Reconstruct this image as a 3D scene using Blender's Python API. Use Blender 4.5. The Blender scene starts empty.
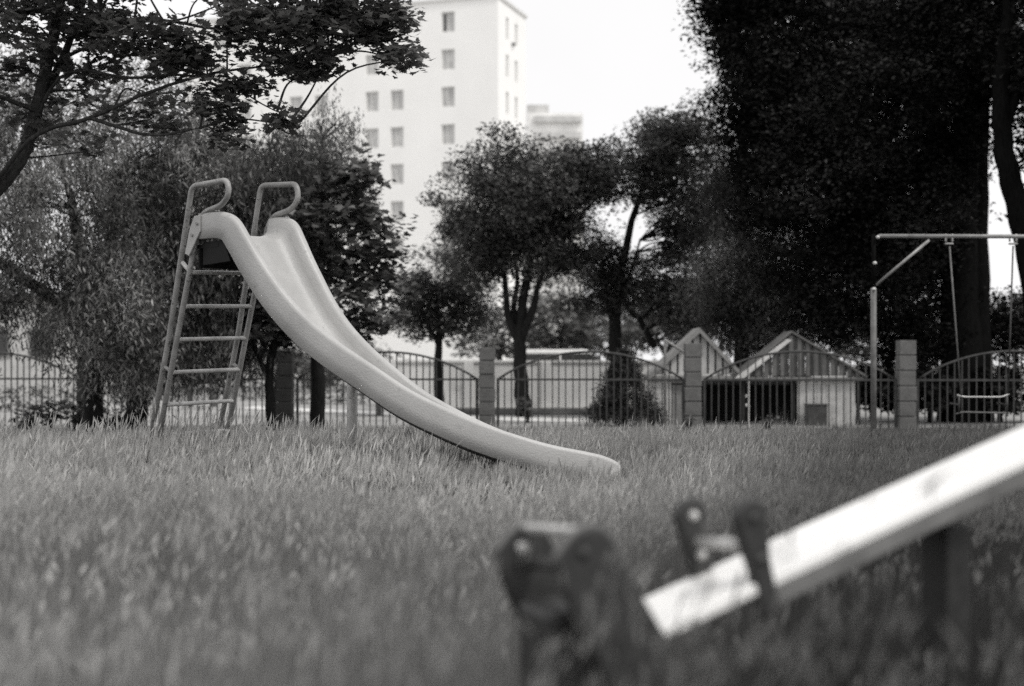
import bpy, math, random
import numpy as np
from mathutils import Vector, Matrix

random.seed(7)
RNG = np.random.default_rng(11)
sc = bpy.context.scene
COL = sc.collection
F = 1422.0          # focal length in pixels (50 mm on 36 mm, 1024 px)
HZ = 365.0          # row of the horizon
CH = 1.0            # height of the lens


def P(px, py, d):
    """A point at distance d (metres) in front of the photographer."""
    return np.array([(px - 512.0) / F * d, d, CH + (HZ - py) / F * d])


# ------------------------------------------------------------------ materials
def tone(v):
    return (v * 1.0, v * 0.99, v * 0.965, 1.0)


def mat(name, v, rough=0.7, var=0.25, scale=6.0, bump=0.0, bscale=40.0, spec=0.3, stain=None, metallic=0.0,
        detail=6.0, obj_coord=True, stretch=None):
    m = bpy.data.materials.new(name)
    m.use_nodes = True
    nt = m.node_tree
    b = nt.nodes['Principled BSDF']
    b.inputs['Roughness'].default_value = rough
    b.inputs['Specular IOR Level'].default_value = spec
    b.inputs['Metallic'].default_value = metallic
    tc = nt.nodes.new('ShaderNodeTexCoord')
    mp = nt.nodes.new('ShaderNodeMapping')
    nt.links.new(tc.outputs['Object'], mp.inputs['Vector'])
    if stretch:
        mp.inputs['Scale'].default_value = stretch
    n = nt.nodes.new('ShaderNodeTexNoise')
    n.inputs['Scale'].default_value = scale
    n.inputs['Detail'].default_value = detail
    n.inputs['Roughness'].default_value = 0.62
    nt.links.new(mp.outputs['Vector'], n.inputs['Vector'])
    r = nt.nodes.new('ShaderNodeValToRGB')
    r.color_ramp.elements[0].position = 0.3
    r.color_ramp.elements[1].position = 0.7
    r.color_ramp.elements[0].color = tone(max(v * (1 - var), 0.002))
    r.color_ramp.elements[1].color = tone(min(v * (1 + var), 0.95))
    nt.links.new(n.outputs['Fac'], r.inputs['Fac'])
    out = r.outputs['Color']
    if stain:
        n2 = nt.nodes.new('ShaderNodeTexNoise')
        n2.inputs['Scale'].default_value = stain[1]
        n2.inputs['Detail'].default_value = 9
        n2.inputs['Roughness'].default_value = 0.7
        nt.links.new(mp.outputs['Vector'], n2.inputs['Vector'])
        r2 = nt.nodes.new('ShaderNodeValToRGB')
        r2.color_ramp.elements[0].position = stain[2]
        r2.color_ramp.elements[1].position = stain[2] + 0.08
        nt.links.new(n2.outputs['Fac'], r2.inputs['Fac'])
        mx = nt.nodes.new('ShaderNodeMix')
        mx.data_type = 'RGBA'
        nt.links.new(r2.outputs['Color'], mx.inputs[0])
        nt.links.new(out, mx.inputs[6])
        mx.inputs[7].default_value = tone(stain[0])
        out = mx.outputs[2]
    nt.links.new(out, b.inputs['Base Color'])
    if bump:
        n3 = nt.nodes.new('ShaderNodeTexNoise')
        n3.inputs['Scale'].default_value = bscale
        n3.inputs['Detail'].default_value = 5
        nt.links.new(mp.outputs['Vector'], n3.inputs['Vector'])
        bp = nt.nodes.new('ShaderNodeBump')
        bp.inputs['Strength'].default_value = bump
        bp.inputs['Distance'].default_value = 0.01
        nt.links.new(n3.outputs['Fac'], bp.inputs['Height'])
        nt.links.new(bp.outputs['Normal'], b.inputs['Normal'])
    return m


def leaf_mat(name, lo, hi, trans=0.25, rough=0.55, spec=0.25, patch=None):
    """Foliage: a per-leaf value in the attribute 'v' picks the tone; light passes partly through."""
    m = bpy.data.materials.new(name)
    m.use_nodes = True
    nt = m.node_tree
    b = nt.nodes['Principled BSDF']
    b.inputs['Roughness'].default_value = rough
    b.inputs['Specular IOR Level'].default_value = spec
    at = nt.nodes.new('ShaderNodeAttribute')
    at.attribute_name = 'v'
    r = nt.nodes.new('ShaderNodeValToRGB')
    r.color_ramp.elements[0].color = tone(lo)
    r.color_ramp.elements[1].color = tone(hi)
    nt.links.new(at.outputs['Fac'], r.inputs['Fac'])
    col = r.outputs['Color']
    if patch:
        tc = nt.nodes.new('ShaderNodeTexCoord')
        n = nt.nodes.new('ShaderNodeTexNoise')
        n.inputs['Scale'].default_value = patch[0]
        n.inputs['Detail'].default_value = 3
        nt.links.new(tc.outputs['Object'], n.inputs['Vector'])
        mr = nt.nodes.new('ShaderNodeMapRange')
        mr.inputs['From Min'].default_value = 0.35
        mr.inputs['From Max'].default_value = 0.65
        mr.inputs['To Min'].default_value = patch[1]
        mr.inputs['To Max'].default_value = patch[2]
        nt.links.new(n.outputs['Fac'], mr.inputs['Value'])
        mx = nt.nodes.new('ShaderNodeVectorMath')
        mx.operation = 'SCALE'
        nt.links.new(col, mx.inputs[0])
        nt.links.new(mr.outputs['Result'], mx.inputs['Scale'])
        col = mx.outputs[0]
    nt.links.new(col, b.inputs['Base Color'])
    t = nt.nodes.new('ShaderNodeBsdfTranslucent')
    nt.links.new(col, t.inputs['Color'])
    ms = nt.nodes.new('ShaderNodeMixShader')
    ms.inputs[0].default_value = trans
    nt.links.new(b.outputs[0], ms.inputs[1])
    nt.links.new(t.outputs[0], ms.inputs[2])
    nt.links.new(ms.outputs[0], nt.nodes['Material Output'].inputs['Surface'])
    return m


M = {}
M['fibreglass'] = mat('weathered_fibreglass', 0.41, rough=0.40, var=0.14, scale=3, bump=0.3, bscale=90, stain=(0.33, 6, 0.60), spec=0.5)
M['slide_steel'] = mat('painted_slide_steel', 0.27, rough=0.42, var=0.4, scale=9, bump=0.3, bscale=120, spec=0.5, stain=(0.07, 18, 0.57))
M['rung_steel'] = mat('worn_rung_steel', 0.48, rough=0.33, var=0.3, scale=12, spec=0.5, stain=(0.15, 22, 0.60))
M['dark_board'] = mat('dark_platform_board', 0.008, rough=0.7)
M['plank_paint'] = mat('white_plank_paint', 0.80, rough=0.38, var=0.06, scale=8, bump=0.1, bscale=60, spec=0.5, stain=(0.7, 9, 0.62))
M['plank_side'] = mat('grey_plank_edge', 0.16, rough=0.6, var=0.3, scale=9)
M['black_plastic'] = mat('black_rubbery_plastic', 0.03, rough=0.5, var=0.4, scale=30, spec=0.35)
M['bright_bolt'] = mat('bright_zinc_bolt', 0.6, rough=0.3, var=0.15, scale=60, spec=0.6)
M['galv'] = mat('galvanised_swing_tube', 0.26, rough=0.35, var=0.4, scale=7, spec=0.5, stain=(0.08, 12, 0.6))
M['swing_post'] = mat('dull_swing_post', 0.13, rough=0.5, var=0.35, scale=12)
M['dark_steel'] = mat('dark_swing_post_paint', 0.06, rough=0.5, var=0.4, scale=12)
M['fence_paint'] = mat('dark_fence_paint', 0.055, rough=0.5, var=0.4, scale=9, spec=0.4)
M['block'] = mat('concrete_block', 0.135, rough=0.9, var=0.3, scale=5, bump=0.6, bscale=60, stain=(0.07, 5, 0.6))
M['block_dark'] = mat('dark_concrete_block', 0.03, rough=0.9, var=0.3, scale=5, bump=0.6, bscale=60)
M['mortar'] = mat('mortar', 0.09, rough=0.95, var=0.2)
M['bark'] = mat('dark_bark', 0.018, rough=0.95, var=0.5, scale=12, bump=1.0, bscale=30, stretch=(3, 3, 0.6), spec=0.1)
M['bark_light'] = mat('grey_bark', 0.045, rough=0.95, var=0.5, scale=12, bump=1.0, bscale=30, stretch=(3, 3, 0.6), spec=0.1)
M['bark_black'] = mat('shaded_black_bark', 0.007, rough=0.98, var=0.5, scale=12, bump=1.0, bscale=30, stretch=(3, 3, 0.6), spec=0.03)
M['soil'] = mat('grass_thatch', 0.05, rough=1.0, var=0.5, scale=3, spec=0.05)
M['yard'] = mat('pale_yard_ground', 0.30, rough=0.95, var=0.3, scale=0.8, spec=0.1, stain=(0.13, 0.35, 0.56))
M['path'] = mat('pale_path', 0.62, rough=0.9, var=0.15, scale=1.5)
M['pale_wall'] = mat('pale_garden_wall', 0.66, rough=0.9, var=0.15, scale=0.9, stain=(0.5, 1.3, 0.6))
M['white_tower'] = mat('white_tower_render', 0.92, rough=0.8, var=0.03, scale=0.4)
M['tower_window'] = mat('tower_window_glass', 0.55, rough=0.25, var=0.25, scale=1.2, spec=0.5)
M['tower_window_dark'] = mat('tower_open_window', 0.13, rough=0.3, var=0.25, scale=1.2)
M['tower_frame'] = mat('tower_window_frame', 0.7, rough=0.6, var=0.05)
M['far_block'] = mat('far_block_wall', 0.85, rough=0.9, var=0.15, scale=0.3)
M['far_band'] = mat('far_block_balcony', 0.55, rough=0.9, var=0.2, scale=0.5)
M['shed_pale'] = mat('pale_shed_boards', 0.48, rough=0.85, var=0.2, scale=5, stain=(0.25, 6, 0.6))
M['shed_grey'] = mat('grey_shed_door', 0.2, rough=0.85, var=0.2, scale=5)
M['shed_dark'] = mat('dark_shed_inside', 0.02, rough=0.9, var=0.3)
M['shed_roof'] = mat('corrugated_roof', 0.13, rough=0.8, var=0.35, scale=4, stain=(0.18, 7, 0.6))
M['shed_trim'] = mat('weathered_white_trim', 0.24, rough=0.8, var=0.2)
M['car_paint'] = mat('white_car_paint', 0.8, rough=0.25, var=0.03, spec=0.6)
M['glass_dark'] = mat('dark_car_glass', 0.03, rough=0.15, var=0.2, spec=0.6)
M['tyre'] = mat('tyre_rubber', 0.02, rough=0.8)
M['bench_wood'] = mat('dark_bench_wood', 0.05, rough=0.8)
M['white_paint'] = mat('chipped_white_paint', 0.6, rough=0.6, stain=(0.2, 12, 0.6))

L = {}
L['maple'] = leaf_mat('maple_leaves', 0.03, 0.30, trans=0.42)
L['ash'] = leaf_mat('mid_tone_leaves', 0.012, 0.32, trans=0.3, patch=(1.3, 0.35, 1.7))
L['young'] = leaf_mat('young_maple_leaves', 0.02, 0.24, trans=0.3)
L['willow'] = leaf_mat('willow_leaves', 0.018, 0.22, trans=0.3, patch=(1.2, 0.4, 1.6))
L['round'] = leaf_mat('round_tree_leaves', 0.012, 0.20, trans=0.2, patch=(0.5, 0.6, 1.4))
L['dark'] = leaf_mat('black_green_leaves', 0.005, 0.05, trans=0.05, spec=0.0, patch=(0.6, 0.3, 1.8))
L['spruce'] = leaf_mat('grey_fir_leaves', 0.008, 0.20, trans=0.1, spec=0.1, patch=(0.7, 0.25, 1.7))
L['far'] = leaf_mat('far_wood_leaves', 0.08, 0.26, trans=0.2, patch=(0.2, 0.6, 1.2))  # lighter leaf colour carries the distance haze; grey shrub shares it
L['hedge'] = leaf_mat('hedge_leaves', 0.015, 0.06, trans=0.15)
L['weed'] = leaf_mat('broad_weed_leaves', 0.03, 0.28, trans=0.3)
L['pale'] = leaf_mat('pale_shrub_leaves', 0.10, 0.45, trans=0.3)
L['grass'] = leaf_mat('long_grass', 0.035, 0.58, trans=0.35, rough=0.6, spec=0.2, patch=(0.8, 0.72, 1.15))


# ------------------------------------------------------------------ mesh helpers
class MB:
    def __init__(self):
        self.v = []
        self.f = []

    def add(self, V, Fc):
        o = len(self.v)
        self.v += [tuple(map(float, p)) for p in V]
        self.f += [tuple(i + o for i in q) for q in Fc]
        return self

    def box(self, c, s, X=(1, 0, 0), Y=(0, 1, 0), Z=(0, 0, 1)):
        X, Y, Z = map(np.array, (X, Y, Z))
        V = []
        for k in (-.5, .5):
            for j, i in ((-.5, -.5), (-.5, .5), (.5, .5), (.5, -.5)):
                V.append(np.array(c) + X * i * s[0] + Y * j * s[1] + Z * k * s[2])
        return self.add(V, [(3, 2, 1, 0), (4, 5, 6, 7), (0, 1, 5, 4), (1, 2, 6, 5), (2, 3, 7, 6), (3, 0, 4, 7)])

    def prism(self, poly, vec):
        """poly: 3-D points in order; extruded by vec."""
        n = len(poly)
        V = [np.array(p) for p in poly] + [np.array(p) + np.array(vec) for p in poly]
        Fc = [tuple(range(n))[::-1], tuple(range(n, 2 * n))]
        Fc += [(i, (i + 1) % n, (i + 1) % n + n, i + n) for i in range(n)]
        return self.add(V, Fc)

    def tube(self, pts, rad, seg=10, caps=True):
        V, Fc = tube_np(pts, rad, seg, caps)
        return self.add(V, Fc)

    def build(self, name, material, parent=None, smooth=False, bevel=0.0):
        base = np.array(parent_world(parent)) if parent else np.zeros(3)
        me = bpy.data.meshes.new(name)
        me.from_pydata([tuple(np.array(p) - base) for p in self.v], [], self.f)
        me.update()
        o = bpy.data.objects.new(name, me)
        COL.objects.link(o)
        me.materials.append(material)
        if parent:
            o.parent = parent
        if smooth:
            me.polygons.foreach_set('use_smooth', [True] * len(me.polygons))
        if bevel:
            b = o.modifiers.new('bevel', 'BEVEL')
            b.width = bevel
            b.segments = 2
            b.limit_method = 'ANGLE'
        return o


def parent_world(p):
    v = Vector((0, 0, 0))
    while p is not None:
        v = v + p.location
        p = p.parent
    return tuple(v)


def tube_np(pts, rad, seg=10, caps=True):
    pts = np.array(pts, float)
    n = len(pts)
    rad = np.full(n, rad) if np.isscalar(rad) else np.array(rad, float)
    T = np.gradient(pts, axis=0)
    T /= np.linalg.norm(T, axis=1)[:, None] + 1e-9
    a = np.array([0, 0, 1.0]) if abs(T[0][2]) < .9 else np.array([1.0, 0, 0])
    N = np.cross(T[0], a)
    N /= np.linalg.norm(N)
    V = []
    ang = np.linspace(0, 2 * math.pi, seg, endpoint=False)
    for i in range(n):
        N = N - T[i] * np.dot(N, T[i])
        N /= np.linalg.norm(N) + 1e-9
        B = np.cross(T[i], N)
        for t in ang:
            V.append(pts[i] + (N * math.cos(t) + B * math.sin(t)) * rad[i])
    Fc = []
    for i in range(n - 1):
        for j in range(seg):
            k = (j + 1) % seg
            Fc.append((i * seg + j, i * seg + k, (i + 1) * seg + k, (i + 1) * seg + j))
    if caps:
        Fc.append(tuple(range(seg))[::-1])
        Fc.append(tuple(range((n - 1) * seg, n * seg)))
    return V, Fc


def spline(pts, n=8):
    p = np.array(pts, float)
    p = np.vstack([2 * p[0] - p[1], p, 2 * p[-1] - p[-2]])
    out = []
    for i in range(1, len(p) - 2):
        for t in np.linspace(0, 1, n, endpoint=False):
            out.append(0.5 * ((2 * p[i]) + (-p[i - 1] + p[i + 1]) * t + (2 * p[i - 1] - 5 * p[i] + 4 * p[i + 1] - p[i + 2]) * t * t
                              + (-p[i - 1] + 3 * p[i] - 3 * p[i + 1] + p[i + 2]) * t ** 3))
    out.append(p[-2])
    return np.array(out)


def rounded(pts, r, k=5):
    """Polyline with filleted corners, for bent tube."""
    pts = [np.array(p, float) for p in pts]
    out = [pts[0]]
    for i in range(1, len(pts) - 1):
        a, b, c = pts[i - 1], pts[i], pts[i + 1]
        u, w = a - b, c - b
        lu, lw = np.linalg.norm(u), np.linalg.norm(w)
        q = min(r, lu * .48, lw * .48)
        s, e = b + u / lu * q, b + w / lw * q
        for t in np.linspace(0, 1, k):
            out.append((1 - t) ** 2 * s + 2 * t * (1 - t) * b + t * t * e)
    out.append(pts[-1])
    return np.array(out)


def thing(name, label, cat, loc=(0, 0, 0), group=None):
    o = bpy.data.objects.new(name, None)
    COL.objects.link(o)
    o.empty_display_size = 0.2
    o.location = tuple(map(float, loc))
    o['label'] = label
    o['category'] = cat
    if group:
        o['group'] = group
    return o


def tag(o, label, cat, group=None):
    o['label'] = label
    o['category'] = cat
    if group:
        o['group'] = group
    return o


def structure(o):
    o['kind'] = 'structure'
    return o


def np_mesh(name, V, T, val, material, parent=None, nper=3):
    """Big mesh from arrays: V (n,3), T (m,nper) faces, val (m,) face attribute v."""
    base = np.array(parent_world(parent)) if parent else np.zeros(3)
    V = np.asarray(V, np.float32) - base.astype(np.float32)
    me = bpy.data.meshes.new(name)
    me.vertices.add(len(V))
    me.vertices.foreach_set('co', V.ravel())
    me.loops.add(T.size)
    me.loops.foreach_set('vertex_index', T.astype(np.int32).ravel())
    me.polygons.add(len(T))
    me.polygons.foreach_set('loop_start', np.arange(0, T.size, nper, dtype=np.int32))
    me.update(calc_edges=True)
    at = me.attributes.new('v', 'FLOAT', 'FACE')
    at.data.foreach_set('value', np.asarray(val, np.float32))
    me.materials.append(material)
    o = bpy.data.objects.new(name, me)
    COL.objects.link(o)
    if parent:
        o.parent = parent
    return o


# ------------------------------------------------------------------ leaves
def leaf_maple():
    a = [(0, 0), (.18, .02), (.5, -.08), (.42, .2), (.62, .42), (.34, .42), (.30, .66), (.14, .62), (0, 1.0),
         (-.14, .62), (-.30, .66), (-.34, .42), (-.62, .42), (-.42, .2), (-.5, -.08), (-.18, .02)]
    V = [(x, y, 0.10 * abs(x) - .08 * y * y) for x, y in a] + [(0, .3, 0)]
    n = len(a)
    T = [(n, i, (i + 1) % n) for i in range(n)]
    return np.array(V), np.array(T)


def leaf_oval():
    V = np.array([(0, 0, 0), (.26, .3, .06), (.2, .72, .02), (0, 1, -.08), (-.2, .72, .02), (-.26, .3, .06)])
    T = np.array([(0, 1, 5), (1, 2, 5), (2, 4, 5), (2, 3, 4)])
    return V, T


def leaf_narrow():
    V = np.array([(0, 0, 0), (.1, .4, .02), (0, 1, -.15), (-.1, .4, .02)])
    T = np.array([(0, 1, 3), (1, 2, 3)])
    return V, T


def scatter_leaves(C, size, tmpl, rng, droop=0.0, flat=0.5, jitter=0.35):
    """C (n,3) leaf positions -> vertices, triangles, number of tris per leaf."""
    tv, tt = tmpl
    n = len(C)
    up = rng.normal(size=(n, 3))
    up[:, 2] = np.abs(up[:, 2]) + flat * 2
    up /= np.linalg.norm(up, axis=1)[:, None]
    d = rng.normal(size=(n, 3))
    d[:, 2] -= droop * 3
    d -= up * (d * up).sum(1)[:, None] * (0.2 if droop else 1)
    d /= np.linalg.norm(d, axis=1)[:, None]
    s = np.cross(d, up)
    s /= np.linalg.norm(s, axis=1)[:, None]
    sz = size * (1 + jitter * rng.uniform(-1, 1, n))
    V = (C[:, None, :] + sz[:, None, None] * (tv[None, :, 0, None] * s[:, None, :] + tv[None, :, 1, None] * d[:, None, :]
         + tv[None, :, 2, None] * up[:, None, :]))
    T = (tt[None] + (np.arange(n) * len(tv))[:, None, None]).reshape(-1, 3)
    return V.reshape(-1, 3), T, len(tt)


def clumps_in(blobs, rng, per_m3=None):
    """blobs: (centre, (rx, ry, rz), nclumps) -> clump centres near the surface of each blob."""
    out = []
    for c, r, n in blobs:
        u = rng.normal(size=(n, 3))
        u /= np.linalg.norm(u, axis=1)[:, None]
        rr = rng.uniform(0.15, 1.0, n) ** 0.45
        rr *= 1 + 0.15 * np.sin(5 * u[:, 0] + 3 * u[:, 2] + c[0]) + 0.07 * np.clip(rng.normal(size=n), -1.5, 1.5)
        out.append(np.array(c) + u * rr[:, None] * np.array(r))
    return np.vstack(out)


def crown(name, clumps, per, spread, size, tmpl, material, parent, rng, droop=0.0, flat=0.5, squash=0.6):
    n = len(clumps)
    k = rng.poisson(per, n)
    idx = np.repeat(np.arange(n), k)
    sp = spread * rng.uniform(0.6, 1.3, n)
    off = rng.normal(size=(len(idx), 3))
    ln_ = np.linalg.norm(off, axis=1)[:, None]
    off = off / ln_ * 1.75 * np.tanh(ln_ / 1.75) * sp[idx][:, None]
    off[:, 2] *= squash
    if droop:
        off[:, 2] -= np.abs(rng.normal(size=len(idx))) * droop * spread * 2
    C = clumps[idx] + off
    V, T, nt = scatter_leaves(C, size, tmpl, rng, droop, flat)
    cv = rng.uniform(0, 1, n) * .5
    val = np.clip(cv[idx] ** 1.5 * 1.5 + rng.beta(1.3, 3.0, len(idx)) * .65, 0, 1)
    return np_mesh(name, V, T, np.repeat(val, nt), material, parent)


def limb(mb, pts, r0, r1, seg=8, wob=0.0):
    p = spline(pts, 6)
    n = len(p)
    if wob:
        p[1:-1] += np.array([[math.sin(i * 1.7 + pts[0][0]) * wob, math.cos(i * 1.3) * wob, math.sin(i * 2.3) * wob * .5] for i in range(1, n - 1)])
    t = np.linspace(0, 1, n)
    mb.tube(p, r0 * (1 - t) ** .8 + r1, seg, False)


def branch_to(mb, nodes, clumps, rng, count, r=0.02):
    """Thin boughs running from the limbs out to the leaf clumps."""
    nodes = np.array(nodes)
    for i in rng.choice(len(clumps), min(count, len(clumps)), replace=False):
        c = clumps[i]
        dist = np.linalg.norm(nodes - c, axis=1) + np.where(nodes[:, 2] > c[2], 0.6, 0)
        s = nodes[np.argmin(dist)]
        mid = (s + c) / 2 + rng.normal(size=3) * .06 * np.linalg.norm(c - s) + np.array([0, 0, .05])
        limb(mb, [s, mid, c], r * rng.uniform(.6, 1.3), .004, 5)


def B(px, py, d, rx, ry, n, rd=None):
    """Crown lobe given where it stands: centre and radii in pixels at distance d."""
    s = d / F
    return (P(px, py, d), (rx * s, rd if rd else (rx + ry) / 2 * s, ry * s), n)


def tree(name, label, cat, base, limbs, blobs, per, spread, size, tmpl, lm, bark, seed, twigs=40, twig_r=0.02, droop=0, flat=.5,
         group=None, squash=.6, extra=None):
    rng = np.random.default_rng(seed)
    t = thing(name, label, cat, base, group)
    mb = MB()
    nodes = []
    for pts, r0, r1 in limbs:
        limb(mb, pts, r0, r1, 10, 0.004 if r0 < .1 else .014)
        nodes += list(spline(pts, 5))[1 if len(pts) > 2 else 0:]
    cl = clumps_in(blobs, rng)
    if extra is not None:
        cl = np.vstack([cl, extra])
    cl = cl[cl[:, 2] > 0.25]
    branch_to(mb, nodes, cl, rng, twigs, twig_r)
    mb.build('trunk', bark, t, smooth=True)
    crown('crown', cl, per, spread, size, tmpl, lm, t, rng, droop, flat, squash)
    return t


# ================================================================== SETTING
# ground: one sheet to the horizon
g = MB()
g.add([(-900, -60, 0), (900, -60, 0), (900, 1500, 0), (-900, 1500, 0)], [(0, 1, 2, 3)])
structure(g.build('ground', M['yard']))
g = MB()
g.add([(-40, -20, .004), (40, -20, .004), (40, 22.4, .004), (-40, 22.4, .004)], [(0, 1, 2, 3)])
structure(g.build('lawn_soil', M['soil']))
# a pale path that bends away behind the fence
g = MB()
pa = spline([(-6.2, 33.5, .008), (-4.6, 31.5, .008), (-3.2, 30.2, .008), (-1.0, 27.0, .008), (2.5, 25.2, .008), (5, 24.9, .008)], 8)
V = []
for i, p in enumerate(pa):
    V += [p + np.array([0, -1.0, 0]), p + np.array([0, 0.9, 0])]
g.add(V, [(2 * i, 2 * i + 2, 2 * i + 3, 2 * i + 1) for i in range(len(pa) - 1)])
structure(g.build('path', M['path']))
g = MB()
g.add([(-60, 52, .008), (60, 52, .008), (60, 62, .008), (-60, 62, .008)], [(0, 1, 2, 3)])
structure(g.build('road', mat('asphalt_road', 0.16, rough=.9, var=.2, scale=1)))

g = MB()
g.add([(-1.5, 28.6, .016), (5.5, 28.2, .016), (5.5, 32.7, .016), (-1.5, 32.7, .016)], [(0, 1, 2, 3)])
structure(g.build('grass_verge', mat('dark_verge', 0.07, rough=1, var=.5, scale=2, spec=.05)))
# ---------------------------------------------------------------- tall grass
def grass(name, seed, zones, w_scale=1.0):
    rng = np.random.default_rng(seed)
    VV, TT, VAL = [], [], []
    off = 0

    def height(x, y):
        h = np.interp(y, [0, 2.5, 3.1, 6, 8.5, 10.5, 14, 17.5, 21, 23], [.53, .52, .41, .35, .28, .31, .20, .085, .015, .01])
        bump_ = np.interp(y, [6.5, 8.5, 10.8, 12.5], [0, 1, 1, 0])
        h = h * (1 + (np.interp(x, [-3.6, -1.2, -.3, .35], [1.06, 1.10, .98, .66]) - 1) * bump_)
        n = (np.sin(x * 1.9 + 1.3 * np.sin(y * .9)) * .5 + np.sin(y * 1.5 + 2.1 * np.sin(x * .7 + 1)) * .5
             + .4 * np.sin(x * 5.1 + y * 3.7))
        return h * (1 + .13 * n)

    for (y0, y1, dens, wid, margin, stalk) in zones:
        A = (y1 - y0) * (0.40 * (y0 + y1) + 2 * margin)
        n = int(A * dens)
        y = rng.uniform(y0, y1, n)
        x = rng.uniform(-1, 1, n) * (0.40 * y + margin)
        # tufts: pull blades toward tuft centres
        tx = np.round(x / .11) * .11 + np.sin(np.round(y / .11) * 12.9898 + np.round(x / .11) * 78.2) * .04
        ty = np.round(y / .11) * .11 + np.cos(np.round(x / .11) * 39.3 + np.round(y / .11) * 11.1) * .04
        q = rng.uniform(0, .8, n) ** 2 * .8
        x = x * (1 - q) + tx * q
        y = y * (1 - q) + ty * q
        st = rng.uniform(0, 1, n) < stalk
        h = height(x, y) * rng.uniform(.45, 1.08, n)
        h = np.where(st, height(x, y) * np.where(rng.uniform(size=n) < .12, rng.uniform(1.35, 1.75, n), rng.uniform(.9, 1.3, n)), h)
        # nothing grows up through the plank or the chute
        ax = x - E0[0]; ay = y - E0[1]
        uh = U[:2] / np.linalg.norm(U[:2])
        tt_ = ax * uh[0] + ay * uh[1]
        pp_ = np.abs(-ax * uh[1] + ay * uh[0])
        capz = E0[2] + tt_ * U[2] / np.linalg.norm(U[:2]) - .09
        h = np.where((pp_ < .24) & (tt_ > -.05), np.minimum(h, capz), h)
        h = np.where((pp_ < .24) & (tt_ > -.45) & (tt_ <= -.05), np.minimum(h, .30), h)
        kk = np.searchsorted(R3[:, 0], x).clip(0, len(R3) - 1)
        dy_ = y - R3[kk, 1]
        h = np.where((x > R3[0, 0] - .05) & (x < R3[-1, 0] + .12) & (dy_ > -.10) & (dy_ < .8), np.minimum(h, np.maximum(R3[kk, 2] - .26, .10)), h)
        h = np.where((tt_ > .04) & (pp_ < 1.6) & (y < E0[1] + 1.5), np.minimum(h, .27 + .07 * rng.uniform(size=n) + .10 * np.clip(tt_, 0, 1)), h)
        h = np.where((x > -.45) & (x < 1.1) & (y > 6.8) & (y < 9.6), np.minimum(h, .26 + .07 * rng.uniform(size=n)), h)
        w = wid * rng.uniform(.6, 1.3, n) * np.where(st, .42, 1)
        th = rng.uniform(0, 2 * math.pi, n)
        lean = np.where(st, rng.uniform(.02, .6, n) ** 1.5, rng.uniform(.03, .45, n)) * h
        wind = .10 * h
        lx, ly = np.cos(th) * lean + wind, np.sin(th) * lean
        fa = rng.uniform(0, math.pi, n)
        sx, sy = np.cos(fa), np.sin(fa) * .6
        ts = np.array([0, .4, .75, 1.0])
        ws = np.array([1, .85, .5, .06])
        cx = x[:, None] + lx[:, None] * ts ** 2.2
        cy = y[:, None] + ly[:, None] * ts ** 2.2
        cz = h[:, None] * (ts - .18 * ts ** 4 * (lean / h)[:, None])
        Lv = np.stack([cx - sx[:, None] * w[:, None] * ws / 2, cy - sy[:, None] * w[:, None] * ws / 2, cz], -1)
        Rv = np.stack([cx + sx[:, None] * w[:, None] * ws / 2, cy + sy[:, None] * w[:, None] * ws / 2, cz], -1)
        V = np.concatenate([Lv, Rv], 1)           # n,8,3
        q4 = np.array([(0, 4, 5, 1), (1, 5, 6, 2), (2, 6, 7, 3)])
        T = (q4[None] + (np.arange(n) * 8)[:, None, None]).reshape(-1, 4) + off
        VV.append(V.reshape(-1, 3))
        TT.append(T)
        off += n * 8
        patch = .5 + .5 * np.sin(x * .8 + 1.7 * np.sin(y * .45)) * np.cos(y * .6 + x * .3)
        hsh = np.abs(np.sin(np.round(x / .16) * 127.1 + np.round(y / .16) * 311.7) * 43758.5) % 1.0
        v = np.clip(rng.beta(1.8, 3.0, n) * .70 + .20 * patch + .22 * (hsh - .4) * .3 + np.where(st, .22, 0), 0, 1)
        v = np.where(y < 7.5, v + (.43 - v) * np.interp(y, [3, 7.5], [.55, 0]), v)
        v = (v + .05) * np.interp(x - .28 * (y - 3), [-.55, .35], [1.0, .22]) * np.interp(x / y, [.12, .30], [1.0, .55]) * np.interp(y, [11, 15], [1.0, .78])   # shade at the right painted into the blade tone; far blades darker
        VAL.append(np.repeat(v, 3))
        # seed heads on stalks: a small spindle of crossed quads
        k = np.where(st)[0]
        if len(k):
            hl = rng.uniform(.04, .11, len(k)) * np.clip(y[k] / 9, .5, 1.1)
            hw = rng.uniform(.006, .012, len(k))
            tip = np.stack([cx[k, 3], cy[k, 3], cz[k, 3]], -1)
            pr = np.stack([cx[k, 2], cy[k, 2], cz[k, 2]], -1)
            dr = tip - pr
            dr /= np.linalg.norm(dr, axis=1)[:, None]
            for a in (0, 1.57):
                sd = np.stack([np.cos(fa[k] + a), np.sin(fa[k] + a), np.zeros(len(k))], -1)
                b0 = tip - dr * .01
                m0 = tip + dr * hl[:, None] * .45
                t0 = tip + dr * hl[:, None]
                Vh = np.stack([b0, m0 + sd * hw[:, None] / 2, t0, m0 - sd * hw[:, None] / 2], 1)
                Th = np.arange(len(k) * 4).reshape(-1, 4) + off
                VV.append(Vh.reshape(-1, 3))
                TT.append(Th)
                off += len(k) * 4
                VAL.append(np.clip(v[k] + .25, 0, 1))
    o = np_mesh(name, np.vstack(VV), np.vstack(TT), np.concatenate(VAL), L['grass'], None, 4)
    o['kind'] = 'stuff'
    tag(o, 'tall overgrown grass with pale seed stalks filling the playground', 'grass')
    return o


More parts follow.
